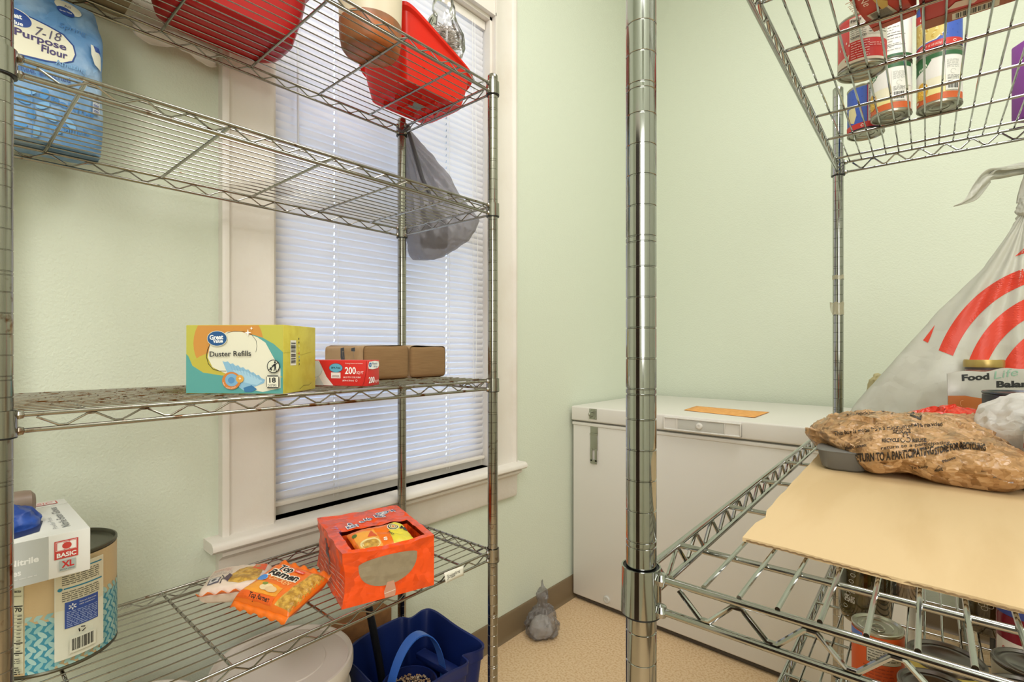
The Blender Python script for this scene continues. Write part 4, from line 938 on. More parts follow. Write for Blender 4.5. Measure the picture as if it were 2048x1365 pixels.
L = face(F, 'front'); L.line([(.002, .33), (.188, .331)], .001, '#5e4022'); L.build(t, 'fold_line')
# ================================================================== chest freezer
FZ = mat('freezer_enamel', '#e2ddd6', .3, bump=.04, bscale=200); FG = mat('freezer_grey', '#c9c7c0', .4); ZINC = mat('zinc', '#a6a79a', .32, .9)
X0, X1, Y0, Y1 = -1.312, -.112, 1.903, 2.640
fz = thing('chest_freezer', 'long white chest freezer with a hasp and recessed lock against the back wall', 'freezer', ((X0+X1)/2, (Y0+Y1)/2, 0))
def rb3(x0, x1, y0, y1, z0, z1, r=.004, seg=3): return xf(bevbox(x1-x0, y1-y0, z1-z0, r, seg), ((x0+x1)/2, (y0+y1)/2, z0))
mk('cabinet', *rb3(X0, X1, Y0, Y1, .022, .797, .006), FZ, fz)
mk('cabinet_rim', *rb3(X0-.002, X1+.002, Y0-.004, Y1, .792, .806, .003), FZ, fz)
mk('gasket', *rb3(X0+.008, X1-.008, Y0+.006, Y1-.006, .805, .814, .002), mat('grey_rubber', '#8d8a80', .6), fz)
lid = mk('lid', *rb3(X0-.003, X1+.003, Y0-.010, Y1, .813, .877, .007, 4), FZ, fz)
mk('plinth', *boxm(X0+.012, X1-.012, Y0+.012, Y1-.01, .004, .024), mat('dark_plinth', '#4a423a', .6), fz, smooth=False)
lx0, lx1 = -.868, -.577
mk('lid_handle', *joinm([rb3(lx0, lx1, Y0-.0165, Y0-.008, .8195, .8665, .002), rb3(lx0, lx1, Y0-.022, Y0-.010, .8195, .8245, .0015), rb3(lx0, lx0+.004, Y0-.022, Y0-.010, .8195, .8665, .0012), rb3(lx1-.004, lx1, Y0-.022, Y0-.010, .8195, .8665, .0012), rb3(lx0, lx1, Y0-.022, Y0-.010, .8645, .869, .0015), rb3(lx0+.052, lx0+.055, Y0-.021, Y0-.012, .8235, .866, .0008), rb3(lx1-.058, lx1-.055, Y0-.021, Y0-.012, .8235, .866, .0008)]), FZ, lid)
mk('lock_plate', *rb3(lx0+.058, lx1-.060, Y0-.0185, Y0-.0155, .827, .8625, .001), FG, lid)
mk('lock', *xf(lathem([(0, .006), (.0035, .006), (.004, .0075), (.0095, .0075), (.0115, .006), (.0125, .002), (.0125, 0)], 32), M=Matrix.Translation(((lx0+lx1)/2-.004, Y0-.0185, .845)) @ Matrix.Rotation(pi/2, 4, 'X')), FZ, lid)
hx = -1.198
mk('staple_plate', *joinm([rb3(hx-.019, hx+.019, Y0-.0120, Y0-.0095, .826, .872, .0008), tubem([Vector((hx-.004, Y0-.011, .858)), Vector((hx-.006, Y0-.028, .857)), Vector((hx-.006, Y0-.033, .849)), Vector((hx-.006, Y0-.028, .841)), Vector((hx-.004, Y0-.011, .840))], .0035, 10)]+[lathem([(0, 0), (.003, .0), (.002, .002), (0, .0025)], 10, (hx+dx, Y0-.0125, z)) for dx in (-.013, .013) for z in (.832, .866)]), ZINC, lid)
hz = .800
hs = mk('hasp', *joinm([rb3(hx-.019, hx+.019, Y0-.0030, Y0+.0, hz-.040, hz-.004, .0008), rb3(hx-.018, hx+.018, Y0-.0052, Y0-.0022, hz-.110, hz-.038, .0008), rb3(hx-.017, hx-.006, Y0-.0075, Y0-.0045, hz-.160, hz-.104, .001), rb3(hx+.006, hx+.017, Y0-.0075, Y0-.0045, hz-.160, hz-.104, .001), rb3(hx-.017, hx+.017, Y0-.0075, Y0-.0045, hz-.170, hz-.152, .001), tubem([(hx-.019, Y0-.005, hz-.040), (hx+.019, Y0-.005, hz-.040)], .0032, 10)]), ZINC, fz)
mk('drain_plug', *xf(lathem([(.016, 0), (.016, .004), (.013, .007), (.006, .0072), (.005, .005), (0, .005)], 28), M=Matrix.Translation((-1.135, Y0, .052)) @ Matrix.Rotation(pi/2, 4, 'X')), FG, fz)
q4 = [onz(1368, 821, .8785), onz(1509, 836, .8785), onz(1539, 825, .8785), onz(1393, 813, .8785)]
V = []; Fq = []
for i in range(13):
    for j in range(9):
        a, b = i/12, j/8; p = (q4[0]*(1-a)+q4[1]*a)*(1-b)+(q4[3]*(1-a)+q4[2]*a)*b; V.append(Vector((p.x, p.y, .8782+.002*max(0, abs(a-.5)-.3)*3+.0006*noise.noise(p*20))))
Fq = [(i*9+j, (i+1)*9+j, (i+1)*9+j+1, i*9+j+1) for i in range(12) for j in range(8)]
o = tag(mk('orange_envelope', V, Fq, mat('orange_paper', '#f0ae62', .7, c2='#e6a050', cscale=60)), 'flat orange paper envelope lying on the freezer lid', 'envelope'); md = o.modifiers.new('t', 'SOLIDIFY'); md.thickness = .0008; md.offset = 1
# grey knotted bag on the floor
fbv = lump((-1.238, 1.585, .0005), [.076, .062, .068, .058, .062, .072, .078, .068], [(.72, 0), (.98, .016), (1.0, .045), (.86, .078), (.58, .100), (.36, .112), (.30, .130), (.38, .150), (.24, .178), (.03, .205)], 110, .020, 22, 9)
t = thing('knotted_bag', 'small knotted grey plastic bag with white contents on the floor by the freezer', 'plastic bag', (-1.238, 1.585, 0))
mk('bag_film', *fbv, mat('smoky_film', '#8c8888', .25, alpha=.5, crumple=.6, cscl=50), t)
mk('white_contents', *lump((-1.232, 1.572, .004), [.050, .042, .044, .038, .042, .050, .056, .048], [(.7, 0), (1, .02), (.9, .05), (.5, .070), (.03, .075)], 48, .006, 30, 3), mat('white_contents', '#d8d0c8', .6), t)
# ================================================================== right unit
def can(c, r, h, label, group, base, rot=0, tab=False, art=None, name='food_can', cat='can', art_lift=.0002, tin='#a8a698'):
    c = Vector(c); t = thing(name, label, cat, c, group); T = mat('tin_'+tin[1:], tin, .28, .95)
    lo = [(0, .003), (r*.30, .003), (r*.33, .0042), (r*.45, .0042), (r*.48, .0030), (r*.62, .0030), (r*.65, .0042), (r*.76, .0042), (r*.80, .0030), (r*.88, .0030), (r*.93, .0002), (r*.99, .0), (r*1.02, .0012), (r*1.02, .0030), (r*.99, .0042)]
    hi = [(r*.99, h-.0042), (r*1.02, h-.003), (r*1.02, h-.0012), (r*.99, h), (r*.93, h-.0002), (r*.88, h-.0034), (r*.80, h-.0034), (r*.76, h-.0022), (r*.62, h-.0022), (r*.58, h-.0034), (0, h-.0034)]
    mk('can_body', *lathem(lo+[(r*.985, .006), (r*.985, h-.006)]+hi, 64, c), T, t)
    mk('paper_label', *lathem([(r*.990, .0062), (r*.999, .0064), (r*.999, h-.0064), (r*.990, h-.0062)], 64, c), flat(base), t)
    if tab:
        a = rot+camang(c); d = Vector((math.cos(a), math.sin(a), 0)); e = Vector((-d.y, d.x, 0)); z = Vector((0, 0, h-.0012)); R = [c+z+d*(r*.28+.012*math.cos(q))+e*.0085*math.sin(q) for q in [2*pi*k/28 for k in range(28)]]
        mk('pull_tab', *joinm([tubem(R, .0011, 8, closed=True), tubem([c+z+d*(r*.28+.004)-e*.008, c+z+d*(r*.28+.004)+e*.008], .0012, 8), xf(lathem([(0, -.0012), (.0028, -.0012), (.0024, .0012), (0, .0014)], 12), c+z+d*(r*.28+.008))]), T, t)
    if art:
        L = Lab((0, 0, 0), (1, 0, 0), (0, 1, 0)); art(L, r, h); a0 = camang(c)+rot
        L.build(t, 'printed_label', cylmap(c, r*.999, c.z, a0), maxlen=.006, lift=art_lift)
    return t
zu = ZR[3]; hh = .110
def corn(L, r, h):
    z1 = h-.0065; L.rect(-.05, .0066, .05, .020, '#d2622c'); L.rect(-.05, .020, .018, .046, '#eadf96'); L.rect(-.05, .034, .018, .060, '#ece6cc'); L.rect(-.05, .054, .05, z1, '#e9e6e2')
    L.poly([(-.05, .070), (-.020, .080), (-.012, .092), (-.016, z1), (-.05, z1)], '#2e6a3c'); L.text('Field', (-.036, .076), (-.019, .083), '#e8f0e0', h=.006, bold=.02); L.rect(-.05, z1-.009, .05, z1, '#2c6038')
    L.ell(-.030, .034, .0125, .018, '#d9a630', n=24)
    for i in range(22): a = i*2.4; L.ell(-.030+.010*math.cos(a)*(.3+.03*i), .034+.014*math.sin(a)*(.3+.03*i), .0022, .0017, ('#f0c850', '#e4b63c')[i % 2], n=8); L.k -= 1
    L.k += 1; L.ell(-.041, .0135, .003, .003, '#eadfc8', n=14); L.rect(.010, .0215, .0355, .088, '#e6e5de'); L.lines(.012, .034, .084, 8, .0022, '#8a8a86', h=.0007, seed=2)
    L.ring(.023, .0595, .0050, .0050, .0005, '#9a9a94', t0=.3, t1=5); L.lines(.013, .034, .0520, 4, .0024, '#5a5a56', h=.0008, seed=4); L.bars(.012, .0225, .034, .0425, n=18, bgc='#e6e5de')
def beans(L, r, h):
    z1 = h-.0065; L.rect(-.05, .0066, .05, z1, '#3c5cb8')
    for i in range(60): L.ell(-.046+(i % 10)*.0098, .012+(i//10)*.017+(i % 2)*.006, .0016, .0010, '#2c4aa2', rot=i, n=8); L.k -= 1
    L.k += 1; L.poly([(-.05, .022), (-.004, .022), (.010, .034), (.012, .050), (.002, .062), (-.05, .074)], '#ece6d4'); L.poly([(-.05, .024), (-.006, .024), (.008, .035), (.010, .049), (.0, .060), (-.05, .071)], '#d8c06c')
    for i in range(34): L.ell(-.046+(i*.0071) % .052, .027+((i*.0137) % .033), .0032, .0016, ('#ecdc9c', '#c9a64c')[i % 2], rot=.5*i, n=8); L.k -= 1
    L.k += 1; L.rect(-.05, .0066, .05, .0195, '#c8342c'); L.text('NET WT 15 OZ (425g)', (-.034, .011), (.004, .011), '#f4e6d8', h=.0042); L.ring(.026, .0128, .0030, .0030, .0010, '#f4e6d8', t1=5.4); L.poly([(-.05, .074), (-.02, .066), (-.02, .080), (-.05, .092)], '#c8342c'); L.text('MT', (-.034, .074), (-.022, .070), '#f0ece8', h=.006, bold=.02)
def beans2(L, r, h):
    z1 = h-.0065; L.rect(-.05, .0066, .05, z1, '#3c5cb8')
    for i in range(60): L.ell(-.046+(i % 10)*.0098, .012+(i//10)*.017+(i % 2)*.006, .0016, .0010, '#2c4aa2', rot=i, n=8); L.k -= 1
    L.k += 1; L.poly([(-.04, .03), (-.024, .022), (-.018, .04), (-.022, .06), (-.04, .06)], '#dcd09c'); L.rect(.004, .0195, .05, z1, '#e8e4dc'); L.rect(.003, .0195, .0048, z1, '#c23a52'); L.bars(.006, .045, .017, z1-.004, vert=True, n=16, bgc='#e8e4dc'); L.lines(.007, .03, .042, 6, .003, '#5a5a60', h=.001, seed=3)
    L.rect(-.05, .0066, .05, .0195, '#c8342c'); L.ring(-.006, .0128, .0032, .0032, .0010, '#f4e6d8', t1=5.4)
def table(L, r, h):
    z1 = h-.0065; L.rect(-.05, .0066, .05, z1, '#e9e6e2'); L.rect(-.03, .012, .034, z1-.004, '#efece8')
    for v in (.030, .052): L.rect(-.026, v, .026, v+.0012, '#3a3a3a')
    for k in range(12): L.lines(-.026, .004+.012*(k % 2), .088-.006*k, 1, 1, '#5c5c5c', h=.0010, seed=k)
    L.rect(-.05, .0066, .05, .012, '#2c6038')
def redcan(L, r, h):
    z1 = h-.0065; L.rect(-.05, .0066, -.022, z1, '#d8504e'); L.rect(-.022, .0066, .05, .044, '#cc2a28'); L.rect(-.022, .044, .05, z1, '#dcdacc'); L.rect(-.05, .0066, .05, .0110, '#e4dcc8'); L.poly([(-.05, .011), (-.024, .011), (-.022, .024), (-.05, .018)], '#e4dcc8')
    L.text('S', (-.030, .014), (-.024, .014), '#cc3a34', h=.011, bold=.04)
    for i in range(5): L.ell(-.040+i*.0045, .040+(i % 2)*.006, .0012, .0022, '#f0dcd4', n=10)
    for k in range(7): L.lines(-.019, .008, .0405-.0044*k, 1, 1, '#f0cfc8', h=.0011, seed=k)
    L.lines(.008, .034, .034, 2, .0036, '#f0cfc8', h=.0011, seed=22); L.text('Facts', (-.019, .078), (-.004, .078), '#2a2a26', bold=.03, h=.005); L.text('Serving size 1 cup', (-.019, .070), (.004, .070), '#2a2a26', h=.0028); L.text('Calories 130', (-.019, .0475), (.003, .0475), '#2a2a26', h=.0044, bold=.02)
    for k in range(5): L.lines(-.019, .003, .066-.0038*k, 1, 1, '#77776c', h=.0012, seed=k+7); L.lines(.007, .034, .074-.0052*k, 1, 1, '#66665c', h=.0013, seed=k+17)
    L.rect(.006, .0535, .036, .0543, '#3a3a34'); L.rect(-.05, z1-.003, .05, z1-.0012, '#d8504e')
can((-.132, 1.118, zu), .0375, .094, 'red and white can by itself on the upper right shelf', None, '#dcdacc', art=redcan, rot=.1)
can((-.109, 1.378, zu), .0365, hh, 'lower can of yellow corn standing under the plain white label can', None, '#e9e6e2', art=corn, rot=-.25)
can((-.109, 1.378, zu+hh), .0365, hh, 'can with white fact table label stacked on the left corn can', None, '#e9e6e2', art=table)
can((-.029, 1.393, zu), .0375, hh, 'lower can of yellow corn standing under the blue bean can', None, '#e9e6e2', art=corn)
can((-.029, 1.393, zu+hh), .0375, hh, 'blue and red bean can stacked on the right corn can', None, '#3c5cb8', art=beans)
can((-.163, 1.450, zu), .0365, hh, 'blue can with red bottom band standing behind the red and white can', None, '#3c5cb8', art=beans2)
def rbox(rear_left, rz, w_, d, h, name, label, m, fn, cat='carton'):
    y = Vector((-math.sin(rz), math.cos(rz), 0)); c = Vector(rear_left)-y*d; vf, base, F = boxat(c, rz, w_, d, h, .0008); t = thing(name, label, cat, base); mk('carton', *vf, m, t); L = face(F, 'bottom'); fn(L); L.build(t, 'printed_bottom'); return t
def b1(L):
    w_ = .0535; L.rect(.0005, .0005, w_, .014, '#b04a22'); L.rect(.0005, .0135, w_, .0142, '#6a1c10')
    q = [L.px(*p) for p in ((1733, 31), (1776, 9), (1804, 28), (1754, 45))]; L.poly(q, '#d4cdbb')
    for i in range(20):
        a = .08+.84*i/20; b = a+.018+.012*(i % 3 == 0); e = lambda s, t_: tuple((q[0][k]*(1-s)+q[3][k]*s)*(1-t_)+(q[1][k]*(1-s)+q[2][k]*s)*t_ for k in (0, 1)); L.poly([e(.06+.78*i/20, .12), e(.06+.78*i/20+.018, .12), e(.06+.78*i/20+.018, .9), e(.06+.78*i/20, .9)], '#2c2620')
    L.text('Mate', L.px(1690, 4), L.px(1709, 25), '#f0d8cc', h=.010); L.text('Ne', L.px(1716, -4), L.px(1729, 10), '#f0d8cc', h=.010); L.poly([L.px(*p) for p in ((1744, -6), (1775, -4), (1776, 7), (1764, 14))], '#c9a84c')
rbox((-.1, .985, zu), math.radians(-9), .0545, .20, .14, 'red_carton', 'red carton with a barcode underneath beside the red and white can', mat('red_orange_card', '#c23a22', .5), b1)
def b2(L):
    L.rect(.0006, .0006, .189, .028, '#9c5128'); L.bars(.036, .0035, .088, .0225, n=26, bgc='#d8d2c0'); L.ell(.11, .05, .03, .018, '#d8645a'); L.poly([(.03, .04), (.06, .035), (.07, .05), (.04, .055)], '#e0c8b8')
rbox((-.042, 1.032, zu), 0, .19, .13, .05, 'orange_carton', 'red and brown carton with a barcode underneath, next to the bean cans', mat('red_card2', '#c02c24', .5), b2)
pl = P(2062, 225, 1.085); vf, base, F = boxat((pl.x, pl.y, zu), ANG-.1, .07, .05, .17, .004)
t = thing('purple_packet', 'purple and lilac packet at the right edge of the upper shelf', 'packet', base); mk('packet_wall', *vf, mat('purple_card', '#8a3c9c', .4), t); L = face(F, 'front'); L.rect(.002, .004, .068, .07, '#c9a0d0'); L.poly([(.002, .05), (.068, .02), (.068, .05), (.002, .09)], '#e8dcec'); L.rect(.002, .004, .068, .012, '#6c9a3c'); L.build(t)
# ---- cardboard sheet on the middle shelf
zm = ZR[2]
def sheet():
    edge = [(-.154, .507)]; rr = random.Random(4)
    for i in range(1, 30): a = i/30; edge.append((-.154+(.21+.154)*a, .507-.022*a+rr.uniform(-.0012, .0012)+.002*math.sin(a*17)))
    edge += [(.21, .485), (.20, 1.17)]
    edge += [(-.19+.39*(1-i/12)+0, 1.17+.004*math.sin(i*1.7)) for i in range(1, 12)]; edge += [(-.187, 1.17)]
    for i in range(1, 26):
        a = i/26; x = -.187+(.033)*a; y = 1.17+(.507-1.17)*a; n = .004 if i == 23 else 0; edge.append((x+n+rr.uniform(-.0008, .0008), y))
    n = len(edge); V = [(x, y, z) for z in (zm+.0004, zm+.0042) for x, y in edge]
    tr = tessellate_polygon([[Vector((x, y, 0)) for x, y in edge]]); Fq = [tuple(i+n for i in q) for q in tr]+[tuple(reversed(q)) for q in tr]+[(i, (i+1) % n, n+(i+1) % n, n+i) for i in range(n)]
    return V, Fq
cs_ = sheet(); t = thing('cardboard_sheet', 'flat tan cardboard sheet laid on the middle right shelf', 'cardboard', (.02, .83, zm))
o = mk('board', *cs_, mat('tan_cardboard', '#cfb388', .75, c2='#c9ac80', cscale=20, stretch=(1, .15, 1), bump=.04, bscale=200), t, smooth=False)
V = []; 
mk('fluted_edge', *tubem([Vector((-.150+.355*i/160, .5058-.0215*i/160, zm+.0023+.0004*math.sin(i*2.1))) for i in range(161)], .0008, 4), mat('dark_flute', '#7a6040', .9), t)
# ---- crumpled brown bag with lettering
zc = zm+.0042
BRN = mat('brown_bag_film', '#d2a574', .22, c2='#c69968', cscale=9, crumple=.75, cscl=55, coat=.3, transl=.15)
Rb = [.118, .150, .142, .150, .132, .128, .140, .172]
# a folded, draped shell: several scales of creases
def brown():
    V = []; n = 240; prof = [(.78, 0), (.86, .003), (.93, .012), (1.0, .027), (1.0, .040), (.93, .053), (.80, .064), (.62, .073), (.42, .079), (.22, .082), (.01, .083)]; PP = []
    for i in range(len(prof)-1):
        for k in range(8): a = k/8; PP.append((prof[i][0]*(1-a)+prof[i+1][0]*a, prof[i][1]*(1-a)+prof[i+1][1]*a))
    PP.append(prof[-1])
    for rho, z in PP:
        for k in range(n):
            q = 2*pi*k/n; u = q/(2*pi)*8; i = int(u) % 8; f = u-int(u); f = f*f*(3-2*f); r = (Rb[i]*(1-f)+Rb[(i+1) % 8]*f)*rho*(1+.035*math.sin(q*7+1)+.02*math.sin(q*13))
            lf = .024*math.exp(-((q-3.75)/.38)**2)+.010*math.exp(-((q-4.75)/.22)**2); zz = z*(1+.10*math.sin(q*2+.6)*rho)+lf*max(0, 1-z/.055)*min(1, rho*1.3)
            p = Vector((-.058+r*math.cos(q), .988+r*math.sin(q), zc+zz)); s1 = Vector((p.x, p.y, p.z*1.6))
            nrm = Vector((math.cos(q)*rho, math.sin(q)*rho, .25+z*9)).normalized()
            wv = s1+noise.noise_vector(s1*14)*.012
            d = facet(p, 26, 1)*.013+facet(p, 60, 2)*.006+facet(p, 120, 3)*.003+(noise.ridged_multi_fractal(wv*9, .8, 2.1, 3, .9, 2)-1.4)*.004
            p = p+nrm*d*(.3+.7*min(1, z/.015)); p.z = max(p.z, zc+.0005); V.append(p)
    m = len(PP); Fq = [(i*n+k, i*n+(k+1) % n, (i+1)*n+(k+1) % n, (i+1)*n+k) for i in range(m-1) for k in range(n)]; Fq.append(tuple(reversed(range(n)))); Fq.append(tuple((m-1)*n+k for k in range(n))); return V, Fq
bb = brown(); t = thing('brown_grocery_bag', 'crumpled brown plastic bag printed with black lettering on the cardboard sheet', 'grocery bag', (-.058, .988, zc))
mk('bag_film', *bb, BRN, t, angle=70)
L = PixLab(bvh(bb)); K = '#2c231c'
for s, a, b, h, bo, ar in (('This bag is made from a minimum of 40% recycled', (1668, 872), (1885, 852), 9, .02, 2), ('REDUCE', (1787, 868), (1822, 866), 8, .03, 0), ('RECYCLE', (1764, 885), (1799, 884), 7.5, .03, 0), ('REUSE', (1825, 885), (1853, 884), 7.5, .03, 0), ('plastic content', (1690, 900), (1734, 893), 7, .02, 0), ('return to a participating', (1762, 900), (1900, 888), 7, .01, 1), ('PLEASE RETURN TO A PARTICIPATING', (1664, 923), (1868, 908), 17, .03, -6), ('STORE FOR RECYCLING', (1870, 910), (1972, 902), 14, .04, 7), ('www.recycle.com', (1692, 831), (1752, 829), 7, .02, 0), ('Supervalu', (1762, 823), (1842, 840), 15, .05, 5), ('To keep', (1822, 940), (1856, 936), 6, .01, 0), ('HDPE', (1870, 946), (1886, 941), 6, .02, 0), ('Please', (1886, 927), (1912, 917), 6, .02, 0)):
    L.text(s, a, b, K, h=h/1000, bold=bo, pix=True, arc=ar/1000)
for q in range(3):
    a = q*2*pi/3+.5; cx, cy = 1811+6*math.cos(a), 877+6*math.sin(a); L.ring(cx/1000, -cy/1000, .0052, .0052, .0014, K, t0=-a-2, t1=-a+2.6)
L.line([(1870, 942), (1878, 931), (1886, 942), (1870, 942)], .0012, K, pix=True)
L.build(t, 'printed_lettering', maxlen=.005, lift=.0005)
tag(mk('grey_tray', *xf(loftm([(0, .024, .028, 3.5), (.004, .029, .033, 3.5), (.026, .034, .038, 3.5), (.029, .036, .040, 3.5), (.030, .034, .038, 3.5)], 48), (-.128, .905, zc+.0002), .1), mat('grey_plastic', '#6c6a66', .5)), 'dark grey tray sticking out under the left of the brown bag', 'tray')
rl = lump((.000, 1.095, zc), [.075, .070, .060, .075, .085, .075, .06, .065], [(.8, 0), (1, .02), (.95, .05), (.7, .072), (.35, .084), (.02, .088)], 120, .010, 26, 12)
tag(mk('red_plastic_bag', *rl, mat('red_film', '#dc3c28', .22, crumple=.6, cscl=45), angle=60), 'glossy crumpled red plastic bag behind the brown bag', 'plastic bag')
wl = lump((.088, 1.010, zc), [.066, .066, .060, .070, .074, .070, .066, .066], [(.72, 0), (.9, .03), (1.0, .070), (.92, .095), (.6, .112), (.25, .118), (.02, .119)], 110, .009, 22, 15)
tag(mk('white_plastic_bag', *wl, mat('white_bag_film', '#f4f1ee', .35, transl=.3, crumple=.4, cscl=35), angle=60), 'crumpled white plastic bag at the right beside the red bag', 'plastic bag')
can((.083, 1.175, zm), .052, .113, 'wide can with a dark rimmed lid behind the white bag', None, '#33363e', tin='#55585e')
# pouch
pc = ld(.868*.955+.085, .955, zm); rz = ANG-.03; ex = Vector((math.cos(rz), math.sin(rz), 0)); ey = Vector((-ex.y, ex.x, 0)); pw, ph = .170, .144
V = []; nx, nz = 40, 26
for s in (-1, 1):
    for i in range(nx+1):
        for j in range(nz+1):
            a = -1+2*i/nx; b = j/nz; th = .020*(1-abs(a)**4)*(1-b)**.6*min(1, b*6+.5)+.0006; V.append(pc+ex*a*pw/2+ey*(s*th+.004*math.sin(a*4)*b)+Vector((0, 0, b*(ph+.006*a+.002*math.sin(a*7)))))
N0 = (nx+1)*(nz+1); Fq = []
for i in range(nx):
    for j in range(nz):
        q = (i*(nz+1)+j, (i+1)*(nz+1)+j, (i+1)*(nz+1)+j+1, i*(nz+1)+j+1); Fq.append(q); Fq.append(tuple(reversed([k+N0 for k in q])))
for i in range(nx):
    for j in (0, nz): a, b = i*(nz+1)+j, (i+1)*(nz+1)+j; Fq.append((a, a+N0, b+N0, b) if j == 0 else (a, b, b+N0, a+N0))
for j in range(nz):
    for i in (0, nx): a, b = i*(nz+1)+j, i*(nz+1)+j+1; Fq.append((a, b, b+N0, a+N0) if i == 0 else (a, a+N0, b+N0, b))
t = thing('food_pouch', 'silver stand-up pouch printed Food Life Balance in front of the glass jar', 'pouch', pc); mk('pouch_film', V, Fq, mat('silver_film', '#b9b5ae', .3, .35, bump=.15, bscale=30), t)
tr = bvh((V, Fq)); L = PixLab(tr)
L.poly([(1896, 792), (1930, 792), (1960, 797), (2047, 797), (2047, 840), (1896, 830)], '#b4652c', pix=True); L.text('Food', (1924, 762), (1979, 759), '#17171a', h=.0125, bold=.045, pix=True); L.text('Life', (1988, 759), (2036, 751), '#7fa08a', h=.016, pix=True, shear=.3); L.text('Balance', (1993, 775), (2086, 774), '#17171a', h=.0125, bold=.045, pix=True)
L.ring(1.925, -.807, .005, .006, .0008, '#d8a070', t0=1.2, t1=4.6); L.build(t, 'printed_front', maxlen=.006, lift=.0004)
# glass jar with gold lid
jc = ld(.936*1.045, 1.045, zm)
t = thing('glass_jar', 'glass jar of dark red preserve with a gold lid behind the silver pouch', 'jar', jc)
mk('jar_glass', *lathem([(0, 0), (.030, .0), (.0335, .004), (.034, .02), (.034, .120), (.033, .132), (.0285, .142), (.028, .150)], 56, jc), mat('jar_red_glass', '#7c3c34', .08, coat=.6, c2='#a06a5a', cscale=60), t)
mk('jar_lid', *lathem([(.0300, .146), (.0318, .146), (.0322, .148), (.0322, .158), (.0310, .1615), (.029, .1612), (.027, .160), (0, .160)], 56, jc), mat('gold_lid', '#b39a58', .35, .5), t)
mk('lid_gap', *lathem([(.0282, .140), (.0296, .141), (.0296, .147), (.0282, .148)], 56, jc), mat('lid_gap', '#4c3c3a', .4), t)
# ---- big carrier bag with red rings
pts = [(.953, -.205, .40), (.99, -.192, .395), (1.05, -.152, .36), (1.134, -.093, .30), (1.225, -.030, .235), (1.309, .036, .18), (1.375, .075, .142), (1.400, .088, .128), (1.420, .094, .122)]
rg = []
for i in range(len(pts)-1):
    for k in range(9):
        a = k/9; z, x0, x1 = [pts[i][j]*(1-a)+pts[i+1][j]*a for j in range(3)]; fr = max(0, (1.42-z)/.467); rg.append((z, (x1-x0)/2, .009+.052*min(1, fr*1.3)**.8, 2.3, (x0+x1)/2, 1.515-.03*min(1, fr)))
z, x0, x1 = pts[-1]; rg.append((z, (x1-x0)/2, .009, 2.3, (x0+x1)/2, 1.515))
def tdisp(p, q, z):
    f = 1-min(1, (1.42-z)/.46); ph = math.atan2(p.z-1.43, p.x-.108)
    d = .0045*math.sin(ph*34+2*noise.noise(p*6))*(min(1, (1.43-z)/.1))+.005*noise.noise(Vector((ph*9, z*5, 0)))+crk(p, 6, 12)*.004; return p+Vector((math.cos(q)*.5, math.sin(q), 0))*d
tb_ = loftm(rg, 200, tdisp)
GW = mat('grey_white_film', '#d6d5c9', .4, transl=.22, c2='#cac9bc', cscale=5, crumple=.12, cscl=16)
t = thing('ring_carrier_bag', 'tall tied grey white carrier bag with red concentric rings', 'carrier bag', (.1, 1.5, zm)); mk('bag_film', *tb_, GW, t, angle=60)
L = PixLab(bvh(tb_)); TR = '#d6402a'; cx, cy = 2136, 800
def arc(r0, r1, a0, a1, ky=1.0, n=44):
    L.poly([(cx-r0*math.cos(a0+(a1-a0)*i/n), cy-r0*ky*math.sin(a0+(a1-a0)*i/n)) for i in range(n+1)]+[(cx-r1*math.cos(a1-(a1-a0)*i/n), cy-r1*ky*math.sin(a1-(a1-a0)*i/n)) for i in range(n+1)], TR, pix=True)
arc(277, 246, .365, 1.6); arc(212, 176, .0, 1.6, 1.04); arc(146, 100, .0, 1.6, 1.05)
L.poly([(2030, 513), (2056, 490), (2090, 480), (2090, 500), (2052, 506)], TR, pix=True); L.poly([(1846, 681), (1870, 650), (1862, 672), (1856, 686)], TR, pix=True)
L.build(t, 'printed_rings', maxlen=.008, lift=.0006)
kn = Vector((.106, 1.512, 1.425))
mk('knot', *lump(kn-Vector((0, 0, .012)), [.014, .012, .016, .012, .015, .012, .014, .013], [(.6, 0), (1, .012), (.9, .028), (.5, .042), (.1, .046)], 48, .006, 60, 2), GW, t)
def ribbon(pts, wd, tw0, tw1, name):
    V = []; m = len(pts); cr = []
    P_ = [Vector(p) for p in pts]; SP = []
    for i in range(m-1):
        a = P_[max(0, i-1)]; b = P_[i]; c = P_[i+1]; d = P_[min(m-1, i+2)]
        for k in range(8): s = k/8; SP.append(.5*((2*b)+(-a+c)*s+(2*a-5*b+4*c-d)*s*s+(-a+3*b-3*c+d)*s**3))
    SP.append(P_[-1]); n = len(SP)
    for i, p in enumerate(SP):
        f = i/(n-1); t_ = (SP[min(n-1, i+1)]-SP[max(0, i-1)]).normalized(); s_ = t_.cross(Vector((.3, 1, .2))).normalized(); u_ = s_.cross(t_); ww = wd[min(len(wd)-1, int(f*(len(wd)-1)))]*(1-(f*(len(wd)-1)) % 1)+wd[min(len(wd)-1, int(f*(len(wd)-1))+1)]*((f*(len(wd)-1)) % 1); a = tw0+(tw1-tw0)*f
        for j in range(9): x = -1+j/4; V.append(p+(s_*math.cos(a)+u_*math.sin(a))*x*ww+(u_*math.cos(a)-s_*math.sin(a))*(.35*ww*math.sin(x*5+f*8)))
    Fq = [(i*9+j, i*9+j+1, (i+1)*9+j+1, (i+1)*9+j) for i in range(n-1) for j in range(8)]
    o = mk(name, V, Fq, GW, t, angle=80); md = o.modifiers.new('t', 'SOLIDIFY'); md.thickness = .0008; return o
ribbon([P(2075, 335, 1.08), P(2040, 338, 1.07), P(2005, 346, 1.06), P(1978, 352, 1.05), P(1960, 372, 1.05), P(1945, 393, 1.05), P(1925, 406, 1.05), P(1908, 412, 1.05)], [.010, .012, .011, .014, .013, .010, .003, .0015], 0, 1.2, 'bag_handle')
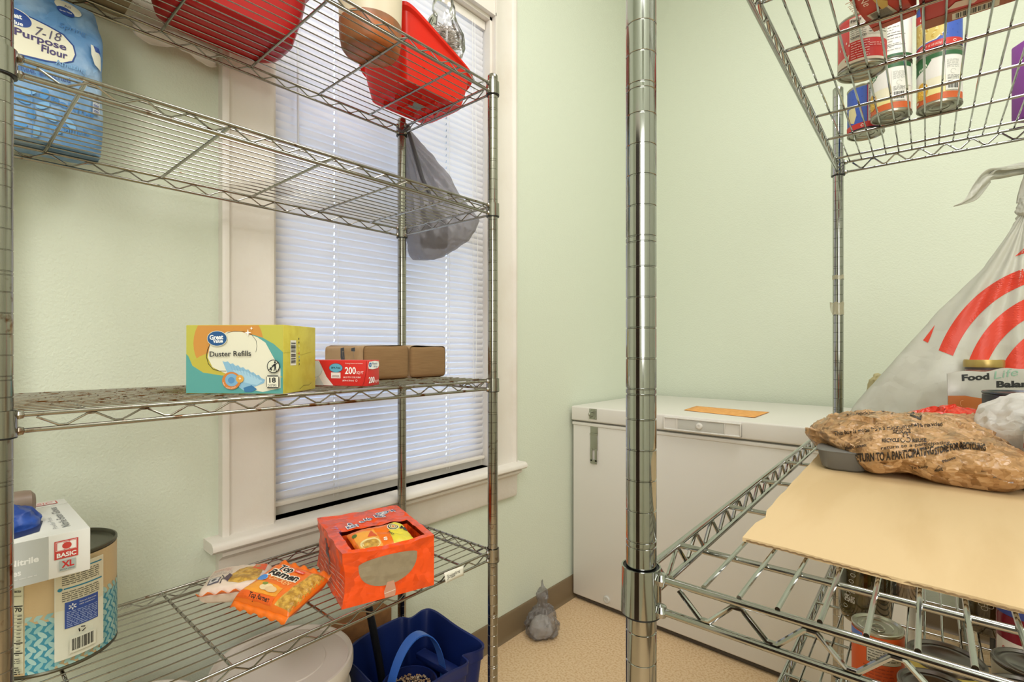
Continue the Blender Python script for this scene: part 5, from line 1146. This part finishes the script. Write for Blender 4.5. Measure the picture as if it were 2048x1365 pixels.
ribbon([P(1978, 350, 1.055), P(1990, 340, 1.05), P(2020, 336, 1.05), P(2070, 330, 1.06)], [.006, .006, .005, .004], .5, 1.0, 'bag_handle')
ribbon([kn+Vector((0, 0, .02)), kn+Vector((.002, 0, .06)), kn+Vector((.010, -.005, .11)), kn+Vector((.02, -.01, .17)), kn+Vector((.012, 0, .20))], [.012, .010, .007, .009, .006], 0, 1.5, 'bag_handle')
tag(mk('tan_film_bag', *lump((-.150, 1.570, zm+.0005), [.026, .024, .022, .024, .026, .024, .022, .024], [(.9, 0), (1, .03), (1.05, .07), (.8, .105), (.3, .118), (.02, .122)], 72, .006, 26, 3), mat('tan_film', '#c9bd8e', .5, transl=.2)), 'pale tan plastic bag peeking out behind the ringed carrier bag', 'plastic bag')
# purple bottle at the right edge
bc = ld(.676, .619, zc); t = thing('purple_bottle', 'dark purple bottle with a white and red label at the right edge of the cardboard', 'bottle', bc)
mk('bottle_body', *lathem([(0, 0), (.029, 0), (.033, .004), (.033, .088), (.030, .098), (.020, .106), (.012, .109), (.012, .118)], 48, bc), mat('purple_bottle', '#2c1838', .15), t); mk('bottle_cap', *lathem([(.0135, .112), (.0135, .132), (.011, .134), (0, .134)], 32, bc), flat('#2c1838'), t)
L = Lab((0, 0, 0), (1, 0, 0), (0, 1, 0)); L.rect(-.055, .012, .05, .076, '#e4e0dc'); L.rect(-.055, .054, .05, .060, '#c02a20'); L.poly([(-.055, .030), (-.03, .030), (-.02, .044), (-.055, .044)], '#d8321c'); L.build(t, 'printed_label', cylmap(bc, .033, zc, camang(bc)), maxlen=.006)
# ================================================================== lower shelf of the right unit
zl = ZR[1]
OLV = mat('olive_jar_glass', '#2a2410', .08, coat=.6, c2='#4a4018', cscale=22)
def jar(c, r, h, label, m, lidc):
    c = Vector(c); t = thing('pickle_jar', label, 'jar', c, 'dark jars on the lower right shelf'); mk('jar_glass', *lathem([(0, .004), (r*.6, .003), (r*.82, 0), (r*.96, .008), (r, .022), (r, h-.05), (r*.92, h-.032), (r*.74, h-.020), (r*.72, h-.016)], 56, c), m, t)
    mk('jar_lid', *lathem([(r*.76, h-.020), (r*.78, h-.018), (r*.78, h-.002), (r*.75, h), (0, h-.001)], 48, c), flat(lidc), t); return t, c, r, h
t, c, r, h = jar((-.139, 1.222, zl), .044, .190, 'large dark olive jar standing behind the orange can', OLV, '#3a3a36')
L = Lab((0, 0, 0), (1, 0, 0), (0, 1, 0))
for v, s in ((.062, 'DILL'), (.042, 'SPEARS')):
    L.text(s, (-.036, v), (-.016, v), '#d8d4cc', h=.013, bold=.02)
for i in range(7): L.ring(-.034+.003*i, .032+.013*i, .0045, .0035, .0007, '#d8d4cc', n=16)
L.build(t, 'printed_label', cylmap(c, r, c.z, camang(c)), maxlen=.008)
t, c, r, h = jar((.045, 1.325, zl), .034, .150, 'smaller brown olive jar beside the blue lidded jar', mat('amber_jar_glass', '#3c3018', .1, coat=.5, c2='#554520', cscale=18), '#4a4a44')
L = Lab((0, 0, 0), (1, 0, 0), (0, 1, 0))
for i in range(5): L.ring(-.014+.004*i, .066-.006*(i % 3), .005, .004, .0008, '#d8d4cc', n=16)
L.build(t, 'printed_label', cylmap(c, r, c.z, camang(c)), maxlen=.008)
c = Vector((-.083, 1.372, zl)); t = thing('clear_tub', 'small clear tub holding tan paste behind the dark olive jar', 'tub', c)
mk('tub_wall', *lathem([(.020, 0), (.025, .001), (.029, .07), (.031, .072), (.031, .074), (.028, .074), (.024, .003), (0, .003)], 48, c), glassy('clear_plastic', '#dcd8cc', .15), t); mk('tan_paste', *lathem([(0, .0035), (.0225, .0035), (.0255, .034), (0, .036)], 48, c), mat('tan_paste', '#a87248', .5), t)
def orange(L, r, h):
    z1 = h-.0065; L.rect(-.05, .0066, .05, z1, '#dc5c24'); L.rect(-.05, z1-.012, -.020, z1-.001, '#5c7cc8'); L.poly([(-.014, .064), (.034, .064), (.034, .092), (-.014, .092)], '#2a2622')
    L.rect(-.0135, .0645, .0335, .0915, '#d8d4c8'); L.text('Nutrition', (-.012, .086), (.004, .086), '#2a2622', h=.0045, bold=.03); L.text('Calories 70', (-.012, .066), (.008, .066), '#2a2622', h=.004, bold=.03)
    for k in range(4): L.lines(-.012, .032, .0832-.0040*k, 1, 1, '#5a564e', h=.0012, seed=k)
    for k in range(5): L.lines(-.018, .02, .058-.005*k, 1, 1, '#a83c18', h=.0012, seed=k+9)
    L.rect(.014, .010, .036, .030, '#2c3c88'); L.line([(.018, .020), (.024, .020)], .001, '#cfd4ea'); L.line([(.021, .017), (.021, .023)], .001, '#cfd4ea'); L.lines(.026, .034, .026, 5, .0035, '#cfd4ea', h=.001, seed=4)
can((-.0935, .968, zl), .0335, .110, 'orange can with a pull tab lid on the lower right shelf', None, '#dc5c24', tab=True, art=orange, rot=0, tin='#b8b6aa')
def side(a, b):
    def f(L, r, h): L.rect(-.06, .0066, .06, h-.0065, a); L.rect(-.06, .05, .06, .066, b); L.poly([(-.05, .02), (-.02, .04), (-.03, .06), (-.06, .05)], '#4a6ab0')
    return f
DK = '#76716f'
can((-.012, .930, zl), .0430, .110, 'wide grey topped can with a yellow label beside the orange can', 'wide food cans', '#d8c46a', art=side('#d8c46a', '#e8e4d8'), tin=DK, rot=-.6)
can((-.018, .838, zl), .0415, .110, 'wide grey topped can with a cream and red label nearest the shelf front', 'wide food cans', '#e0dccc', art=side('#e0dccc', '#c23a2c'), tin=DK, rot=-.6)
can((.075, .985, zl), .0390, .110, 'grey topped can under the hanging white label on the lower right shelf', 'wide food cans', '#c9c4b4', art=side('#c9c4b4', '#3c6a4a'), tin=DK)
can((.068, .900, zl), .0400, .110, 'grey topped can at the right frame edge, nearest of its row', 'wide food cans', '#b8b4a8', art=side('#b8b4a8', '#7a3c2c'), tin=DK)
c = Vector((.090, 1.215, zl)); t = thing('red_jar', 'dark red jar with a broad blue lid at the right of the lower shelf', 'jar', c)
mk('jar_body', *lathem([(0, 0), (.036, 0), (.040, .004), (.040, .085), (.037, .094)], 56, c), mat('red_jar', '#7c1424', .25), t); mk('jar_lid', *lathem([(.040, .092), (.0415, .093), (.0415, .112), (.039, .115), (0, .114)], 56, c), mat('blue_lid', '#3c4a94', .4), t)
L = Lab((0, 0, 0), (1, 0, 0), (0, 1, 0)); L.rect(-.05, .006, .03, .050, '#e0dcd4'); L.text('Sauce', (-.034, .030), (-.012, .034), '#b8342c', h=.008, bold=.03); L.build(t, 'printed_label', cylmap(c, .040, c.z, camang(c)), maxlen=.008)
# ---- scraps of old tape on the far post
fp = UR(1.2157, 0, 0)
for z_, lb in ((1.335, 'narrow yellowed tape scrap round the far post of the right unit'), (1.262, 'clear tape wisp clinging to the far post below the yellowed scrap')):
    w2 = z_ < 1.3; V = []; Fq = []
    for i in range(25):
        q = camang(fp)-1.9+3.8*i/24
        for j in range(5 if not w2 else 9):
            r_ = .0134+.0012*noise.noise(Vector((i*.6, j*.9, z_*9)))+(.006*max(0, math.sin(i*.5+j*.4)) if w2 and i < 9 else 0); V.append(Vector((fp.x+r_*math.cos(q), fp.y+r_*math.sin(q), z_-j*.0028*(1+.5*w2)+.0015*math.sin(i*.8))))
    m_ = 9 if w2 else 5; Fq = [(i*m_+j, (i+1)*m_+j, (i+1)*m_+j+1, i*m_+j+1) for i in range(24) for j in range(m_-1)]
    tag(mk('tape_scrap', V, Fq, mat('old_tape', '#d8d0b0', .35, alpha=.55)), lb, 'tape')
# ---- low wire rack right of the freezer
lr, LR = wire_unit('low wire rack standing right of the freezer, seen through the lower shelf', None, (.035, 1.985, 0), angR, -1, .55, .40, [.13, .43], .78, .0262, .0505, .0030, .0018, [.10, .22, .34, .46], (CHROME, CHROME), .04, 11)
vf, base, F = boxat((.06, 2.10, .43), 0, .16, .20, .10, .002); t = thing('grey_carton', 'grey carton marked with black numerals on the low wire rack', 'carton', base); mk('carton', *vf, mat('grey_card', '#8c867c', .8), t); L = face(F, 'front'); L.text('67', (.04, .03), (.09, .03), '#17140f', h=.045, bold=.05); L.build(t)
vf, base, F = boxat((.08, 2.06, .13), 0, .22, .24, .16, .004); t = thing('black_crate', 'black plastic crate on the bottom of the low wire rack', 'crate', base); mk('crate_wall', *vf, mat('black_crate', '#221e1c', .5), t)
mk('crate_rim', *xf(bevbox(.232, .252, .014, .003), base+Vector((0, 0, .146))), mat('black_crate', '#221e1c'), t)
